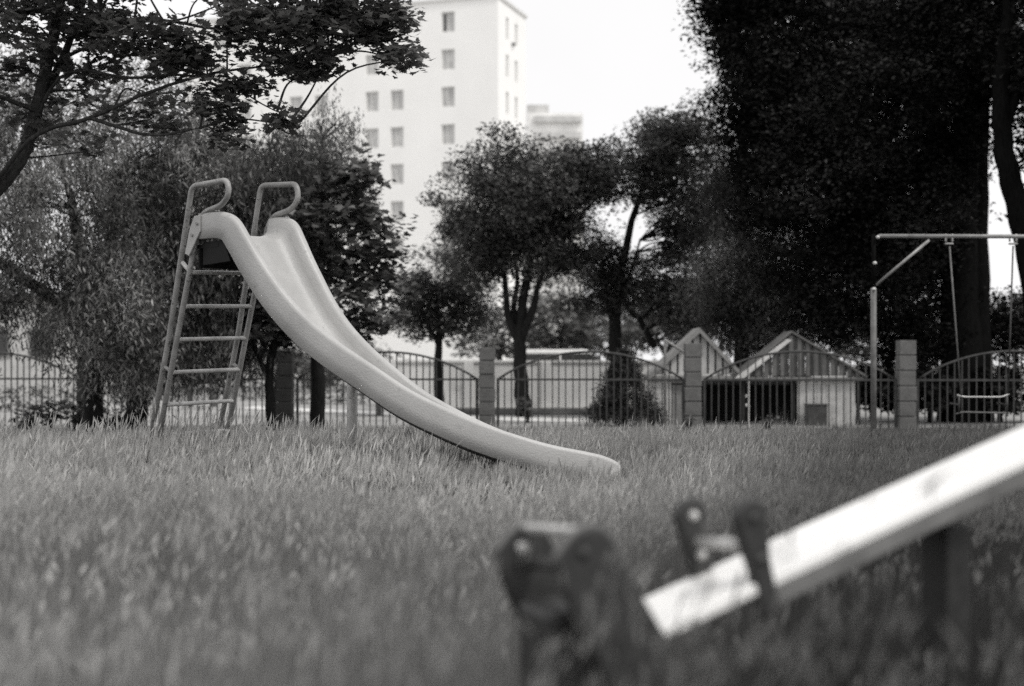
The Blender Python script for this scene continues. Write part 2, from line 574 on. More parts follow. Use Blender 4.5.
# ================================================================== SLIDE
D0 = np.array([math.cos(math.radians(42)), -math.sin(math.radians(42)), 0.0])   # heading of the chute at the top
C0 = np.array([-D0[1], D0[0], 0.0])                                              # toward the far side
W = 0.64
S = thing('playground_slide', 'pale weathered fibreglass slide with steel ladder standing in tall grass', 'slide', (-2.5, 10.8, 0))

near_px = [(203, 214), (214, 213), (225, 213.5), (236, 219), (247, 236), (260, 258), (282, 290), (308, 319), (339, 344), (375, 368), (410, 391),
           (445, 408.5), (481, 424), (516, 436), (551, 446), (586, 453), (604, 457.5), (618, 465), (626, 475)]
LT = 3.2
ss = np.linspace(0, LT, 200)
th = np.radians(42 - 54 * ss / LT)
ds = ss[1] - ss[0]
s0 = np.array([(203 - 512) / F * 10.4, 10.4])
px_ = s0[0] + np.concatenate([[0], np.cumsum(np.cos(th[:-1]) * ds)])
py_ = s0[1] - np.concatenate([[0], np.cumsum(np.sin(th[:-1]) * ds)])
pxs = 512 + F * px_ / py_
rows = []
for (u, v) in near_px:
    s = np.interp(u, pxs, ss)
    x, y = np.interp(s, ss, px_), np.interp(s, ss, py_)
    rows.append((x, y, CH + (HZ - v) * y / F, s))
rows = spline(rows, 5)
prof = [(-.014, -.180), (-.026, -.176), (-.026, -.10), (-.026, -.02), (-.022, -.006), (-.012, 0), (.014, 0), (.028, -.006), (.036, -.020), (.042, -.07),
        (.052, -.110), (.085, -.140), (.14, -.154), (.21, -.158)]
prof = prof + [(W - u, v) for u, v in prof[::-1]]
V = []
nr = len(rows)
R3 = np.array([r[:3] for r in rows])
Tn = np.gradient(R3, axis=0)
for i, r in enumerate(rows):
    a = math.radians(42 - 54 * np.clip(r[3] / LT, 0, 1))
    d = np.array([math.cos(a), -math.sin(a), 0])
    wk = np.interp(r[3] / LT, [0, .22, .5, 1], [W, .58, .40, .38])
    c = np.array([math.sin(a), math.cos(a), np.interp(r[3] / LT, [0, .25, .5, 1], [.02, 0, -.05, -.06])])
    t = Tn[i]
    sl = math.atan2(t[2], np.dot(t, d))
    sl = max(sl, -1.05)
    n = -math.sin(sl) * d + math.cos(sl) * np.array([0, 0, 1])
    # the last stretch levels out
    fl = np.clip((i - (nr - 12)) / 11, 0, 1)
    for (u, v) in prof:
        vv = v * (1 - .12 * fl)
        V.append(R3[i] + c * (u if u < W / 2 else u - W + wk) + n * vv)
np_ = len(prof)
Fc = [(i * np_ + j, i * np_ + j + 1, (i + 1) * np_ + j + 1, (i + 1) * np_ + j) for i in range(nr - 1) for j in range(np_ - 1)]
ch = MB().add(V, Fc).build('chute', M['fibreglass'], S, smooth=True)
sm = ch.modifiers.new('thick', 'SOLIDIFY')
sm.thickness = 0.009
sm.offset = -1
# dark tube running under the near edge of the chute
strip = MB()
sp = []
for i in range(26, nr - 6):
    r = rows[i]
    a = math.radians(42 - 54 * np.clip(r[3] / LT, 0, 1))
    c = np.array([math.sin(a), math.cos(a), 0])
    d = np.array([math.cos(a), -math.sin(a), 0])
    t = Tn[i]
    sl = max(math.atan2(t[2], np.dot(t, d)), -1.05)
    n = -math.sin(sl) * d + math.cos(sl) * np.array([0, 0, 1])
    sp.append(R3[i] + c * .05 + n * (-.192))
strip.tube(sp, .018, 8)
strip.build('chute_edge_tube', M['dark_steel'], S, smooth=True)

# ladder / handrail tubes in (l, z): l metres behind the chute mouth along -D0
ORG = np.array([(200 - 512) / F * 10.42, 10.42, 0.0])


def lad(l, z, side):
    w = W - .015 if side else -.01
    return ORG - D0 * l + C0 * w + np.array([0, 0, z + (.02 if side else 0)])


def stile_l(z):
    return 0.0 + (2.06 - z) * 0.315


for side in (0, 1):
    pts = [lad(stile_l(0) + .115, 0, side), lad(stile_l(1.2) + .105, 1.2, side), lad(.085, 2.315 + .045 * side, side), lad(-.345, 2.325 + .01 * side, side), lad(-.365, 2.22, side),
           lad(-.28, 2.15, side), lad(-.07, 2.115, side), lad(.0, 2.04, side), lad(stile_l(1.2), 1.2, side), lad(stile_l(0), 0, side)]
    MB().tube(rounded(pts, .055, 6), .021, 12).build('handrail', M['slide_steel'], S, smooth=True)
    MB().tube([lad(stile_l(1.73) + .1, 1.76, side), lad(stile_l(1.70), 1.69, side)], .016, 8).build('tie_bar', M['rung_steel'], S, smooth=True)
    MB().tube([lad(stile_l(.95) + .105, 1.0, side), lad(stile_l(.93), .95, side)], .014, 8).build('tie_bar', M['slide_steel'], S, smooth=True)
for z in (1.685, 1.435, 1.19, .945, .70, .465, .235):
    a, b = lad(stile_l(z), z, 0), lad(stile_l(z), z, 1)
    e = (b - a) / np.linalg.norm(b - a)
    MB().tube([a, a + e * .05, b - e * .05, b], [.020, .0155, .0155, .020], 12).build('rung', M['rung_steel'], S, smooth=True)
# platform: dark board with edge skirt under the arch of the chute mouth
pl = MB()
m0 = ORG + C0 * W / 2 + D0 * .08
pl.box(m0 + np.array([0, 0, 1.87]), (.26, W - .02, .03), D0, C0)
pl.prism([ORG + C0 * .012 - D0 * a + np.array([0, 0, z]) for a, z in ((-.02, 1.90), (-.27, 1.90), (-.345, 1.745), (-.02, 1.73))], C0 * .012)
pl.box(ORG + C0 * (W - .04) + D0 * .08 + np.array([0, 0, 1.80]), (.20, .012, .17), D0, C0)
pl.box(ORG + C0 * W / 2 - D0 * .03 + np.array([0, 0, 1.80]), (.012, W - .02, .17), D0, C0)
pl.build('platform', M['dark_board'], S, bevel=.003)
# flange plate that clamps the mouth of the chute to the stile
for side in (0, 1):
    w = W + .055 if side else -.045
    o_ = ORG + C0 * w
    poly = [o_ - D0 * a + np.array([0, 0, z]) for a, z in ((.01, 2.09), (-.06, 2.09), (-.06, 1.97), (-.02, 1.92), (.075, 1.80), (.125, 1.82), (.07, 1.99))]
    MB().prism(poly, C0 * .012).build('flange', M['fibreglass'], S, bevel=.003)
for (l, z) in ((.03, 1.95), (-.03, 2.03), (-.14, 2.115)):
    MB().tube([ORG - D0 * l - C0 * .046 + np.array([0, 0, z]), ORG - D0 * l - C0 * .058 + np.array([0, 0, z])], .011, 8).build('bolt', M['slide_steel'], S)
for w in (.0, W):
    c = ORG + C0 * w + D0 * .21 + np.array([0, 0, 2.11])
    MB().tube([c, c + np.array([0, 0, .012])], [.022, .012], 8).build('bolt', M['fibreglass'], S, smooth=True)
# support post under the chute
q = P(352, 381, 10.2)
MB().tube([(q[0], q[1], 0), (q[0], q[1], q[2] - .06), (q[0], q[1], q[2] - .01), (q[0], q[1], q[2])], [.036, .036, .036, .03], 14).build('support_post', M['rung_steel'], S, smooth=True)
MB().box((q[0] + .02, q[1] + .02, q[2] + .015), (.16, .10, .03)).build('post_bracket', M['dark_steel'], S, bevel=.004)

# ================================================================== SEESAW
E0 = P(652, 612, 2.85)
E1 = P(1024, 440, 3.30)
U = (E1 - E0) / np.linalg.norm(E1 - E0)
CC = np.array([-U[1], U[0], 0.0])
CC /= np.linalg.norm(CC)
CC[2] = -.085          # the old plank has a slight twist
CC -= U * np.dot(U, CC)
CC /= np.linalg.norm(CC)
NN = np.cross(U, CC)
SS = thing('seesaw', 'white painted seesaw plank with black seat end and bolted grips, in foreground grass', 'seesaw', (E0[0] + 1.0, E0[1] + .6, 0))


def sw(t, c, n):
    return E0 + U * t + CC * c + NN * n


LEN = 3.0
hw = .122
pk = MB()
pk.prism([sw(-.10, -hw, -.025), sw(LEN, -hw, -.025), sw(LEN, hw, -.025), sw(0, hw, -.025)], NN * .025)
pk.build('plank', M['plank_paint'], SS, bevel=.006)
eg = MB()
eg.box(sw(LEN / 2 + .09, -hw + .018, -.044), (LEN - .18, .03, .036), U, CC, NN)
eg.build('edge_beam', M['plank_side'], SS, bevel=.004)
eg = MB()
eg.box(sw(LEN / 2 + .09, hw - .022, -.044), (LEN - .18, .03, .036), U, CC, NN)
eg.build('edge_beam', M['plank_side'], SS, bevel=.004)


def grip(t, flip=1):
    g0 = []
    for s in (-1, 1):
        c = s * .125
        pts = []
        for a, n in ((-.026, -.09), (-.027, .02), (-.034, .06), (-.040, .11)):
            pts.append((a, n))
        for k in range(9):
            an = math.pi - k * math.pi / 8
            pts.append((.040 * math.cos(an), .125 + .032 * math.sin(an)))
        pts += [(.040, .11), (.034, .06), (.027, .02), (.026, -.09)]
        tilt = lambda a, n: sw(t + a * .92 + .12 * n, c, n * .95 + .012)
        mb = MB().prism([tilt(a, n) for a, n in pts], CC * (.03 * -s))
        h = mb.build('grip_plate', M['black_plastic'], SS, bevel=.008)
        for n in (.118, .03):
            pc = tilt(0, n)
            MB().tube([pc - CC * .009 + CC * (0 if s < 0 else -.03), pc - CC * .002 + CC * (0 if s < 0 else -.03), pc + CC * .004], [.006, .011, .011], 10).build('bolt', M['bright_bolt'] if s > 0 else M['dark_steel'], h, smooth=True)
    a, b = sw(t + .006, -.12, .068), sw(t + .006, .12, .068)
    MB().tube([a, b], .012, 12).build('grip_bar', M['rung_steel'], SS, smooth=True)


grip(.20)
grip(LEN - .26)


# wing plates of the seat end, drawn in the (along, up) plane of the plank's near side
def on_plane(px, py, c):
    r = np.array([(px - 512) / F, 1.0, (HZ - py) / F])
    o = sw(0, c, 0) - np.array([0, 0, CH])
    k = np.dot(o, CC) / np.dot(r, CC)
    p = r * k + np.array([0, 0, CH]) - E0
    return np.dot(p, U), np.dot(p, NN)


outline = [(556, 564), (561, 552), (571, 539), (581, 530), (591, 526), (603, 528), (612, 537), (622, 555), (640, 590), (667, 636), (668, 688), (612, 690), (590, 645), (570, 604)]
wing = [on_plane(a, b, -.145) for a, b in outline]
top_u = np.mean([w[0] for w in wing[3:6]])
top_n = max(w[1] for w in wing)
for s in (-1, 1):
    mb = MB().prism([sw(a, s * .145, n) for a, n in wing], CC * (.022 * -s))
    h = mb.build('seat_wing', M['black_plastic'], SS, bevel=.007)
    MB().tube([sw(a, s * .145, n) - CC * (.011 * s) for a, n in wing[:9]], .0075, 8).build('edge_trim', M['swing_post'], h, smooth=True)  # paler tube along the upper outline of the wing
    for (px, py) in ((584, 553),):
        a, n = on_plane(px, py, -.145)
        pc = sw(a, s * .145, n)
        off = 0 if s < 0 else -.022
        MB().tube([pc + CC * (off - .009), pc + CC * (off - .002), pc + CC * (off + .004)], [.008, .013, .013], 10).build('bolt', M['bright_bolt'] if s > 0 else M['dark_steel'], h, smooth=True)
a, n = on_plane(589, 531, -.145)
MB().box(sw(a, 0, n - .002), (.02, .27, .016), U, CC, NN).build('back_slat', M['rung_steel'], SS, bevel=.005)
a, n = on_plane(592, 570, -.145)
MB().tube([sw(a, -.12, n), sw(a, .12, n)], .012, 10).build('cross_rod', M['dark_steel'], SS, smooth=True)
a, n = on_plane(608, 612, -.145)
MB().box(sw(a, 0, n), (.10, .235, .03), U, CC, NN).build('seat_bracket', M['black_plastic'], SS, bevel=.005)
# bumper leg below the seat end
a0 = sw(a + .0, 0, n)
MB().box((a0[0], a0[1], a0[2] / 2 - .0), (.17, .16, a0[2] + .02), (CC[1], -CC[0], 0), (CC[0], CC[1], 0)).build('bumper', M['black_plastic'], SS, bevel=.02)
# pivot posts either side of the plank
tp = .77
pv = sw(tp, 0, -.10)
ux = np.array([U[0], U[1], 0]) / np.linalg.norm(U[:2])
MB().box((pv[0], pv[1], (pv[2] + .0) / 2), (.07, .09, pv[2]), ux, CC).build('pivot_post', M['black_plastic'], SS, bevel=.006)
MB().tube([pv - CC * .055 + NN * .03, pv + CC * .055 + NN * .03], .016, 12).build('axle', M['dark_steel'], SS, smooth=True)

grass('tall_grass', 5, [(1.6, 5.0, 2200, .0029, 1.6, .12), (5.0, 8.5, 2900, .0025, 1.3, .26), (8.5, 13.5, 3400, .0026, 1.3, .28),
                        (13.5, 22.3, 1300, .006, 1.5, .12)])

# ================================================================== SWING
DS = 17.0
fr = thing('playground_swing', 'tall steel swing frame with diagonal brace in front of the fence', 'swing frame', (P(873, 400, DS)[0], DS, 0))
pt = P(873.5, 236, DS)
MB().tube([(pt[0], DS, 0), (pt[0], DS, 1.92)], .036, 12).build('post', M['swing_post'], fr, smooth=True)
MB().tube([(pt[0], DS, 1.92), (pt[0], DS, pt[2] + .02)], .026, 12).build('upper_post', M['bark_black'], fr, smooth=True)
bl, br = P(879, 236, DS), P(1170, 237, DS)
MB().tube([bl, br], .024, 12).build('top_beam', M['galv'], fr, smooth=True)
MB().tube([(br[0], DS, 0), (br[0], DS, br[2] + .03)], .030, 12).build('post', M['galv'], fr, smooth=True)
MB().tube([P(876, 285, DS), P(929, 240, DS)], .018, 10).build('brace', M['galv'], fr, smooth=True)
MB().tube([P(1165, 285, DS), P(1112, 240, DS)], .018, 10).build('brace', M['galv'], fr, smooth=True)
for (x, y) in ((878, 237), (875, 263), (874, 289)):
    c = P(x, y, DS - .05)
    MB().tube([c - np.array([0, .012, 0]), c + np.array([0, .02, 0])], [.02, .024], 8).build('bolt', M['bright_bolt'], fr, smooth=True)
for x in (949, 1013):
    c = P(x, 240, DS)
    MB().box(c + np.array([0, 0, -.045]), (.10, .04, .022)).build('hanger', M['galv'], fr, bevel=.006)
    for k in (-1, 1):
        MB().tube([c + np.array([k * .04, 0, -.02]), c + np.array([k * .04, 0, .07])], .012, 6).build('hanger_bolt', M['bright_bolt'], fr, smooth=True)

sg = thing('hanging_swing', 'swing seat hanging from the frame on two steel rods', 'swing', (P(982, 396, DS)[0], DS, P(982, 400, DS)[2]))
for (x0, x1) in ((949.5, 961), (1013, 1008)):
    MB().tube([P(x0, 246, DS), P(x1, 396, DS)], .010, 8).build('rod', M['swing_post'] if x0 < 1000 else M['dark_steel'], sg, smooth=True)
MB().tube(rounded([P(957, 395, DS), P(964, 397, DS), P(1002, 397, DS), P(1009, 394, DS)], .05), .010, 8).build('front_bar', M['rung_steel'], sg, smooth=True)
MB().tube(rounded([P(956, 414, DS), P(962, 412, DS), P(1004, 413, DS), P(1010, 413, DS)], .05), .010, 8).build('footrest', M['swing_post'], sg, smooth=True)
for x in (959, 1007):
    MB().tube([P(x, 396, DS), P(x, 413, DS)], .012, 8).build('side_bar', M['dark_steel'], sg, smooth=True)
    MB().tube([P(x, 405, DS), P(x, 404, DS) + np.array([0, .35, 0])], .012, 8).build('arm_bar', M['dark_steel'], sg, smooth=True)
MB().box(P(983, 397.5, DS) + np.array([0, .18, 0]), (.54, .32, .014)).build('seat', M['dark_board'], sg, bevel=.006)

# ================================================================== FENCE
def fd(px):     # distance of the fence line
    return np.interp(px, [-150, 1200], [23.5, 20.7])


pillars = [(-112, 352), (90, 352), (285.5, 350), (487, 347), (692.5, 343), (905.5, 340), (1122, 338)]
plab = {-112: 'concrete block pillar left of the first arched fence panel', 90: 'dark block fence pillar in the tree shade at the left end of the fence',
        285.5: 'dark block fence pillar between the slide ladder and the slide support post',
        487: 'block fence pillar left of the juniper bush, above the slide chute', 692.5: 'block fence pillar standing in front of the pale gabled playhouse',
        905.5: 'pale block fence pillar just right of the swing post', 1122: 'block fence pillar at the far right end'}
for (px, ty) in pillars:
    d = float(fd(px))
    b = P(px, HZ, d)
    top = P(px, ty, d)[2]
    pr = thing('fence_pillar', plab[px], 'pillar', (b[0], d, 0), 'block pillars of the fence')
    wd = .25 if px != 90 else .34
    nb = 6
    hh = top / nb
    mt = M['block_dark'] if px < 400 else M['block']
    mb = MB()
    rr = random.Random(int(px))
    for k in range(nb):
        mb.box((b[0] + rr.uniform(-.006, .006), d + rr.uniform(-.006, .006), hh * (k + .5)), (wd + rr.uniform(-.008, .008), wd, hh - .014))
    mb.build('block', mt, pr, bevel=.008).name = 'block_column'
    MB().box((b[0], d, top / 2 - .01), (wd - .03, wd - .03, top - .03)).build('mortar', M['mortar'], pr)
plan = {}
for i in range(len(pillars) - 1):
    x0, x1 = pillars[i][0], pillars[i + 1][0]
    e0, e1 = x0 + 12, x1 - 10
    if x0 == 487:
        e0, e1 = 498, 683
    d0, d1 = float(fd(e0)), float(fd(e1))
    A, Bq = P(e0, HZ, d0), P(e1, HZ, d1)
    A[2] = Bq[2] = 0
    dv = Bq - A
    Lg = np.linalg.norm(dv)
    dv /= Lg
    lab = ['arched iron fence panel at the left edge behind the broad leaved weeds', 'arched iron fence panel seen behind the slide ladder',
           'arched iron fence panel behind the slide chute and its support post', 'arched iron fence panel in front of the juniper bush',
           'arched iron fence panel in front of the two playhouses', 'arched iron fence panel behind the hanging swing seat'][i]
    fp = thing('fence_panel', lab, 'fence', (A[0] + dv[0] * Lg / 2, A[1] + dv[1] * Lg / 2, 0), 'arched iron fence panels')

    def arch(t):
        u = abs(2 * t - 1)
        return .775 + .43 * (1 - u ** 2.0) ** .9
    zr = .775
    ts = np.linspace(0, 1, 25)
    MB().tube([A + dv * Lg * t + np.array([0, 0, arch(t)]) for t in ts], .019, 6).build('top_rail', M['fence_paint'], fp, smooth=True)
    mid = A + dv * Lg / 2
    MB().box(mid + np.array([0, 0, zr]), (Lg, .03, .03), dv, (-dv[1], dv[0], 0)).build('middle_rail', M['fence_paint'], fp)
    for t in (0, 1):
        MB().box(A + dv * Lg * t + np.array([0, 0, .395]), (.04, .04, .80), dv, (-dv[1], dv[0], 0)).build('side_post', M['fence_paint'], fp)
    nb = int(round(Lg / .108))
    rr = random.Random(i)
    for k in range(1, nb):
        t = k / nb
        zt = arch(t) - .01
        c = A + dv * Lg * t
        tw = rr.uniform(-.006, .006)
        MB().box(c + np.array([tw, 0, zt / 2]), (.018, .018, zt), dv, (-dv[1], dv[0], 0)).build('bar', M['fence_paint'], fp)

# bent pipe by the pillar in front of the playhouse
d = 22.6
bp = MB()
bp.tube(rounded([P(665, 440, d), P(665, 340, d), P(690, 356, d)], .04), .022, 8)
o = bp.build('bent_pipe', M['galv'], None, smooth=True)
tag(o, 'thin grey upright pipe with a sloping arm beside the playhouse pillar', 'pipe')
d = 22.9
mb = MB()
mb.tube([P(748.5, 440, d), P(748.5, 374, d)], .014, 8)
mb.box(P(746.5, 396, d - .02), (.03, .02, .05)).box(P(746.5, 405, d - .02), (.03, .02, .045))
tag(mb.build('latch_pipe', M['white_paint']), 'thin pale upright pipe with white latch pieces before the playhouse opening', 'pipe')


# ================================================================== PLAYHOUSES
def boards(mb, polyfn, x0, x1, y, step, zbase):
    """vertical boards below a sloping line polyfn(x)"""
    n = max(1, int(round((x1 - x0) / step)))
    w = (x1 - x0) / n
    for k in range(n):
        a, b = x0 + k * w + .018, x0 + (k + 1) * w - .018
        za, zb = polyfn(a), polyfn(b)
        mb.prism([(a, y, zbase), (b, y, zbase), (b, y, zb), (a, y, za)], (0, .02, 0))


def gable_fn(xl, xp, xr, ze, zp):
    return lambda x: np.interp(x, [xl, xp, xr], [ze, zp, ze])


dH = 23.7
sH = dH / F
X = lambda px: (px - 512) * sH
Z = lambda py: CH + (HZ - py) * sH
# playhouse one: pale board gable
h1 = thing('playhouse', 'pale gabled playhouse with vertical board gable, behind the fence pillar', 'playhouse', (X(697), dH, 0), 'playhouses behind the fence')
xl, xp, xr = X(652), X(699), X(741)
ze, zp = Z(374), Z(330)
gf = gable_fn(xl, xp, xr, ze + .015, zp - .03)
mb = MB()
boards(mb, gf, xl + .05, xr - .05, dH, .125, ze - .01)
mb.build('gable_boards', M['shed_pale'], h1)
MB().prism([(xl + .05, dH + .03, ze), (xr - .05, dH + .03, ze), (xp, dH + .03, zp - .06)], (0, .02, 0)).build('gable_backing', M['dark_steel'], h1)
for sx, xe in ((-1, xl - .07), (1, xr + .05)):
    zq = ze - .06
    mb = MB()
    mb.prism([(xp, dH - .07, zp), (xe, dH - .07, zq), (xe, dH - .07, zq + .035), (xp, dH - .07, zp + .04)], (0, .9, 0))
    mb.build('roof', M['shed_trim'] if sx < 0 else M['shed_roof'], h1)
    mb = MB()
    mb.prism([(xp, dH - .10, zp - .05), (xe, dH - .10, zq - .05), (xe, dH - .10, zq + .03), (xp, dH - .10, zp + .035)], (0, .025, 0))
    mb.build('bargeboard', M['shed_trim'], h1)
MB().box(((xl + xr) / 2, dH - .03, Z(377.5)), (xr - xl + .04, .05, .065)).build('eave_board', M['shed_trim'], h1, bevel=.004)
mb = MB()
mb.box((X(660), dH + .05, Z(381) / 2), (X(673) - X(650), .05, Z(381)))
mb.build('wall', M['shed_pale'], h1)
MB().box((X(680), dH + .07, Z(381) / 2), (X(688) - X(673), .04, Z(381))).build('door', M['shed_grey'], h1)
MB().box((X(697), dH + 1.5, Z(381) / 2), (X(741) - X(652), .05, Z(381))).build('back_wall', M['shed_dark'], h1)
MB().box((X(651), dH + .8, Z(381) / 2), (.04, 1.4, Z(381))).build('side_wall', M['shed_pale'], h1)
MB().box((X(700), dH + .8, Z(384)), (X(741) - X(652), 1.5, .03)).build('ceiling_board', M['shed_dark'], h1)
# playhouse two: corrugated dark roof
h2 = thing('playhouse', 'dark corrugated roofed playhouse with pale panel wall, behind the fence', 'playhouse', (X(800), dH, 0), 'playhouses behind the fence')
xl, xp, xr = X(738), X(790), X(862)
ze, zp = Z(376), Z(333)
gf = gable_fn(xl, xp, xr, ze + .01, zp - .02)
mb = MB()
n = 30
for k in range(n):
    a = xl + (xr - xl) * k / n
    b = xl + (xr - xl) * (k + 1) / n
    y = dH - .12 + .05 * (k % 2)
    mb.prism([(a, y, ze), (b, y, ze), (b, y, gf(b)), (a, y, gf(a))], (0, .012, 0))
mb.build('corrugated_gable', M['shed_roof'], h2)
for sx, xe in ((-1, xl - .05), (1, xr + .05)):
    mb = MB()
    mb.prism([(xp, dH - .16, zp), (xe, dH - .16, ze - .03), (xe, dH - .16, ze + .01), (xp, dH - .16, zp + .035)], (0, .7, 0))
    mb.build('roof', M['shed_roof'], h2)
mb = MB()
mb.prism([(X(785), dH - .19, Z(339)), (X(733), dH - .19, Z(378)), (X(742), dH - .19, Z(378)), (X(790), dH - .19, Z(340))], (0, .02, 0))
mb.build('bargeboard', M['white_paint'], h2)
MB().box((X(800), dH - .09, Z(378.5)), (xr - xl, .05, .05)).build('eave_board', M['shed_grey'], h2, bevel=.004)
mb = MB()
n = 6
for k in range(n):
    a, b = X(797) + (X(855) - X(797)) * k / n, X(797) + (X(855) - X(797)) * (k + 1) / n
    mb.box(((a + b) / 2, dH, Z(381) / 2), (b - a - .006, .03, Z(381)))
mb.build('wall', M['shed_pale'], h2)
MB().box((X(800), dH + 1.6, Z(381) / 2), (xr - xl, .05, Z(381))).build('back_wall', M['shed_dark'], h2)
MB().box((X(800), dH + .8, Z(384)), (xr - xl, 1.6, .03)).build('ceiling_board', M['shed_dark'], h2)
for px in (743, 793, 858):
    MB().box((X(px), dH + .0, Z(381) / 2), (.06, .06, Z(381))).build('post', M['shed_dark'], h2)
bx = MB()
bx.box((X(812.5), dH - .25, .17), (.32, .28, .34))
bx.box((X(812.5), dH - .25, .35), (.35, .31, .025))
tag(bx.build('storage_box', M['dark_steel'], None, bevel=.01), 'small dark lidded box in front of the pale playhouse wall', 'box')

# ================================================================== BEYOND THE FENCE
dW = 33.0
w0, w1 = P(392, HZ, dW)[0], P(700, HZ, dW)[0]
gw = thing('garden_wall', 'low pale rendered wall running behind the centre trees', 'wall', ((w0 + w1) / 2, dW, 0))
MB().box(((w0 + w1) / 2, dW, .53), (w1 - w0, .2, 1.06)).build('wall_face', M['pale_wall'], gw)
MB().box(((w0 + w1) / 2, dW, 1.085), (w1 - w0 + .1, .28, .05)).build('coping', M['pale_wall'], gw)
for k in range(5):
    x = w0 + (w1 - w0) * k / 4
    MB().box((x, dW - .12, .53), (.22, .1, 1.055)).build('pier', M['pale_wall'], gw)

# parked van beyond the wall
dc = 56.0
cx = P(564, HZ, dc)[0]
car = thing('parked_car', 'white parked estate car showing its roof above the low wall', 'car', (cx, dc, 0))
hl = 2.3
body = [(-hl, .35), (-hl, .80), (-hl + .15, .95), (-1.55, 1.0), (1.2, 1.0), (1.9, .92), (hl, .78), (hl, .35)]
MB().prism([(cx + a, dc - .85, z) for a, z in body], (0, 1.7, 0)).build('body', M['car_paint'], car, bevel=.05)
gh = [(-1.75, 1.0), (-1.55, 1.44), (1.0, 1.46), (1.65, 1.0)]
MB().prism([(cx + a, dc - .76, z) for a, z in gh], (0, 1.52, 0)).build('window_band', M['glass_dark'], car, bevel=.03)
rf = [(-1.6, 1.42), (-1.5, 1.60), (.85, 1.60), (1.1, 1.42)]
MB().prism([(cx + a, dc - .74, z) for a, z in rf], (0, 1.48, 0)).build('roof', M['car_paint'], car, bevel=.04)
for a in (-.2,):
    MB().box((cx + a, dc - .775, 1.22), (.10, .03, .44)).build('door_pillar', M['car_paint'], car)
for a in (-1.4, 1.45):
    for y in (-.86, .68):
        w_ = MB().tube([(cx + a, dc + y, .31), (cx + a, dc + y + .2, .31)], .31, 20).build('wheel', M['tyre'], car)
        MB().tube([(cx + a, dc + y - .005, .31), (cx + a, dc + y + .2, .31)], .17, 14).build('rim', M['galv'], w_)


def bench(px, d, label, wpx):
    x = P(px, HZ, d)[0]
    w = wpx * d / F
    b = thing('park_bench', label, 'bench', (x, d, 0), 'benches beyond the fence')
    for k in range(3):
        MB().box((x, d - .15 + k * .14, .42), (w, .11, .035)).build('seat_slat', M['bench_wood'], b, bevel=.005)
    for k in range(2):
        MB().box((x, d + .24, .58 + k * .15), (w, .03, .10)).build('back_slat', M['bench_wood'], b, bevel=.005)
    for s in (-1, 1):
        MB().box((x + s * w * .4, d + .02, .20), (.07, .40, .40)).build('leg', M['dark_steel'], b)
        MB().box((x + s * w * .4, d + .27, .58), (.05, .04, .38)).build('back_support', M['dark_steel'], b)
    return b


bench(202, 34, 'dark slatted bench seen through the slide ladder rungs', 30)
bench(366, 28, 'dark slatted bench behind the slide support post', 34)

# white tower block
bl = thing('tower_block', 'tall white apartment tower with square windows rising behind the trees', 'building', (-1.3, 120, 0))
K0 = np.array([(498 - 512) / F * 120, 120.0, 0])
ev = np.array([2.4, 7.3, 0]); ev /= np.linalg.norm(ev)       # along the short right face
fv = np.array([-ev[1], ev[0], 0])                            # along the long left face
HT = CH + 368 * 120 / F + .0
LF, LR = 30.0, 7.7
cen = K0 + fv * LF / 2 + ev * LR / 2
# wall panels are built as strips with real openings so that the windows sit in reveals
cols = [(448, 6), (397, 5), (372, 5), (321, 5), (296, 5), (245, 5), (220, 5)]


def along(px):   # distance along the left face whose picture column is px
    k = (px - 512) / F
    return (k * K0[1] - K0[0]) / (fv[0] - k * fv[1])


rows_z = []
for py in (22.0, 59.5, 97, 134.5, 172, 209, 246, 283, 320, 352):
    dd = K0[1] + fv[1] * along(448)
    rows_z.append(CH + (HZ - py) / F * dd)
floor_h = rows_z[1] - rows_z[2]
rows_z = [rows_z[2] + floor_h * k for k in range(2, -7, -1)]


def facade(org, axis, length, height, wins, wz, ww, wh, depth, inward, parent):
    """wall face with recessed openings: wins = centres along axis; wz = window centre heights"""
    mb = MB()
    xs = sorted(wins)
    cuts = [0]
    for c in xs:
        cuts += [c - ww / 2, c + ww / 2]
    cuts.append(length)
    zs = sorted(z for z in wz if z - wh / 2 > 0.3 and z + wh / 2 < height - .3)
    zc = [0]
    for z in zs:
        zc += [z - wh / 2, z + wh / 2]
    zc.append(height)
    up = np.array([0, 0, 1.0])
    for i in range(len(cuts) - 1):
        if i % 2 == 0:
            a, b = cuts[i], cuts[i + 1]
            mb.prism([org + axis * a, org + axis * b, org + axis * b + up * height, org + axis * a + up * height], inward * depth)
        else:
            a, b = cuts[i], cuts[i + 1]
            for j in range(0, len(zc) - 1, 2):
                p, q = zc[j], zc[j + 1]
                mb.prism([org + axis * a + up * p, org + axis * b + up * p, org + axis * b + up * q, org + axis * a + up * q], inward * depth)
    mb.build('wall', M['white_tower'], parent)
    for c in xs:
        for z in zs:
            o_ = org + axis * c + inward * (depth - .12) + up * z
            dark = (abs(z - rows_z[0]) < .5 and c == xs[0] and length > 10)
            fm = MB()
            for s in (-1, 1):
                fm.box(o_ + axis * s * (ww / 2 - .05), (.10, .12, wh), axis, inward, up)
            fm.box(o_ + up * (wh / 2 - .05), (ww - .2, .10, .10), axis, inward, up)
            fm.box(o_ - up * (wh / 2 - .05), (ww - .2, .10, .10), axis, inward, up)
            if ww > .9:
                fm.box(o_ + axis * .08, (.09, .10, wh - .2), axis, inward, up)
            w = fm.build('window', M['tower_frame'], parent)
            MB().box(o_ + inward * .08, (ww, .03, wh), axis, inward, up).build('pane', M['tower_window'], w)
            if dark:
                MB().box(o_ + inward * .055 - axis * -.3, (ww * .42, .02, wh - .25), axis, inward, up).build('open_sash', M['tower_window_dark'], w)


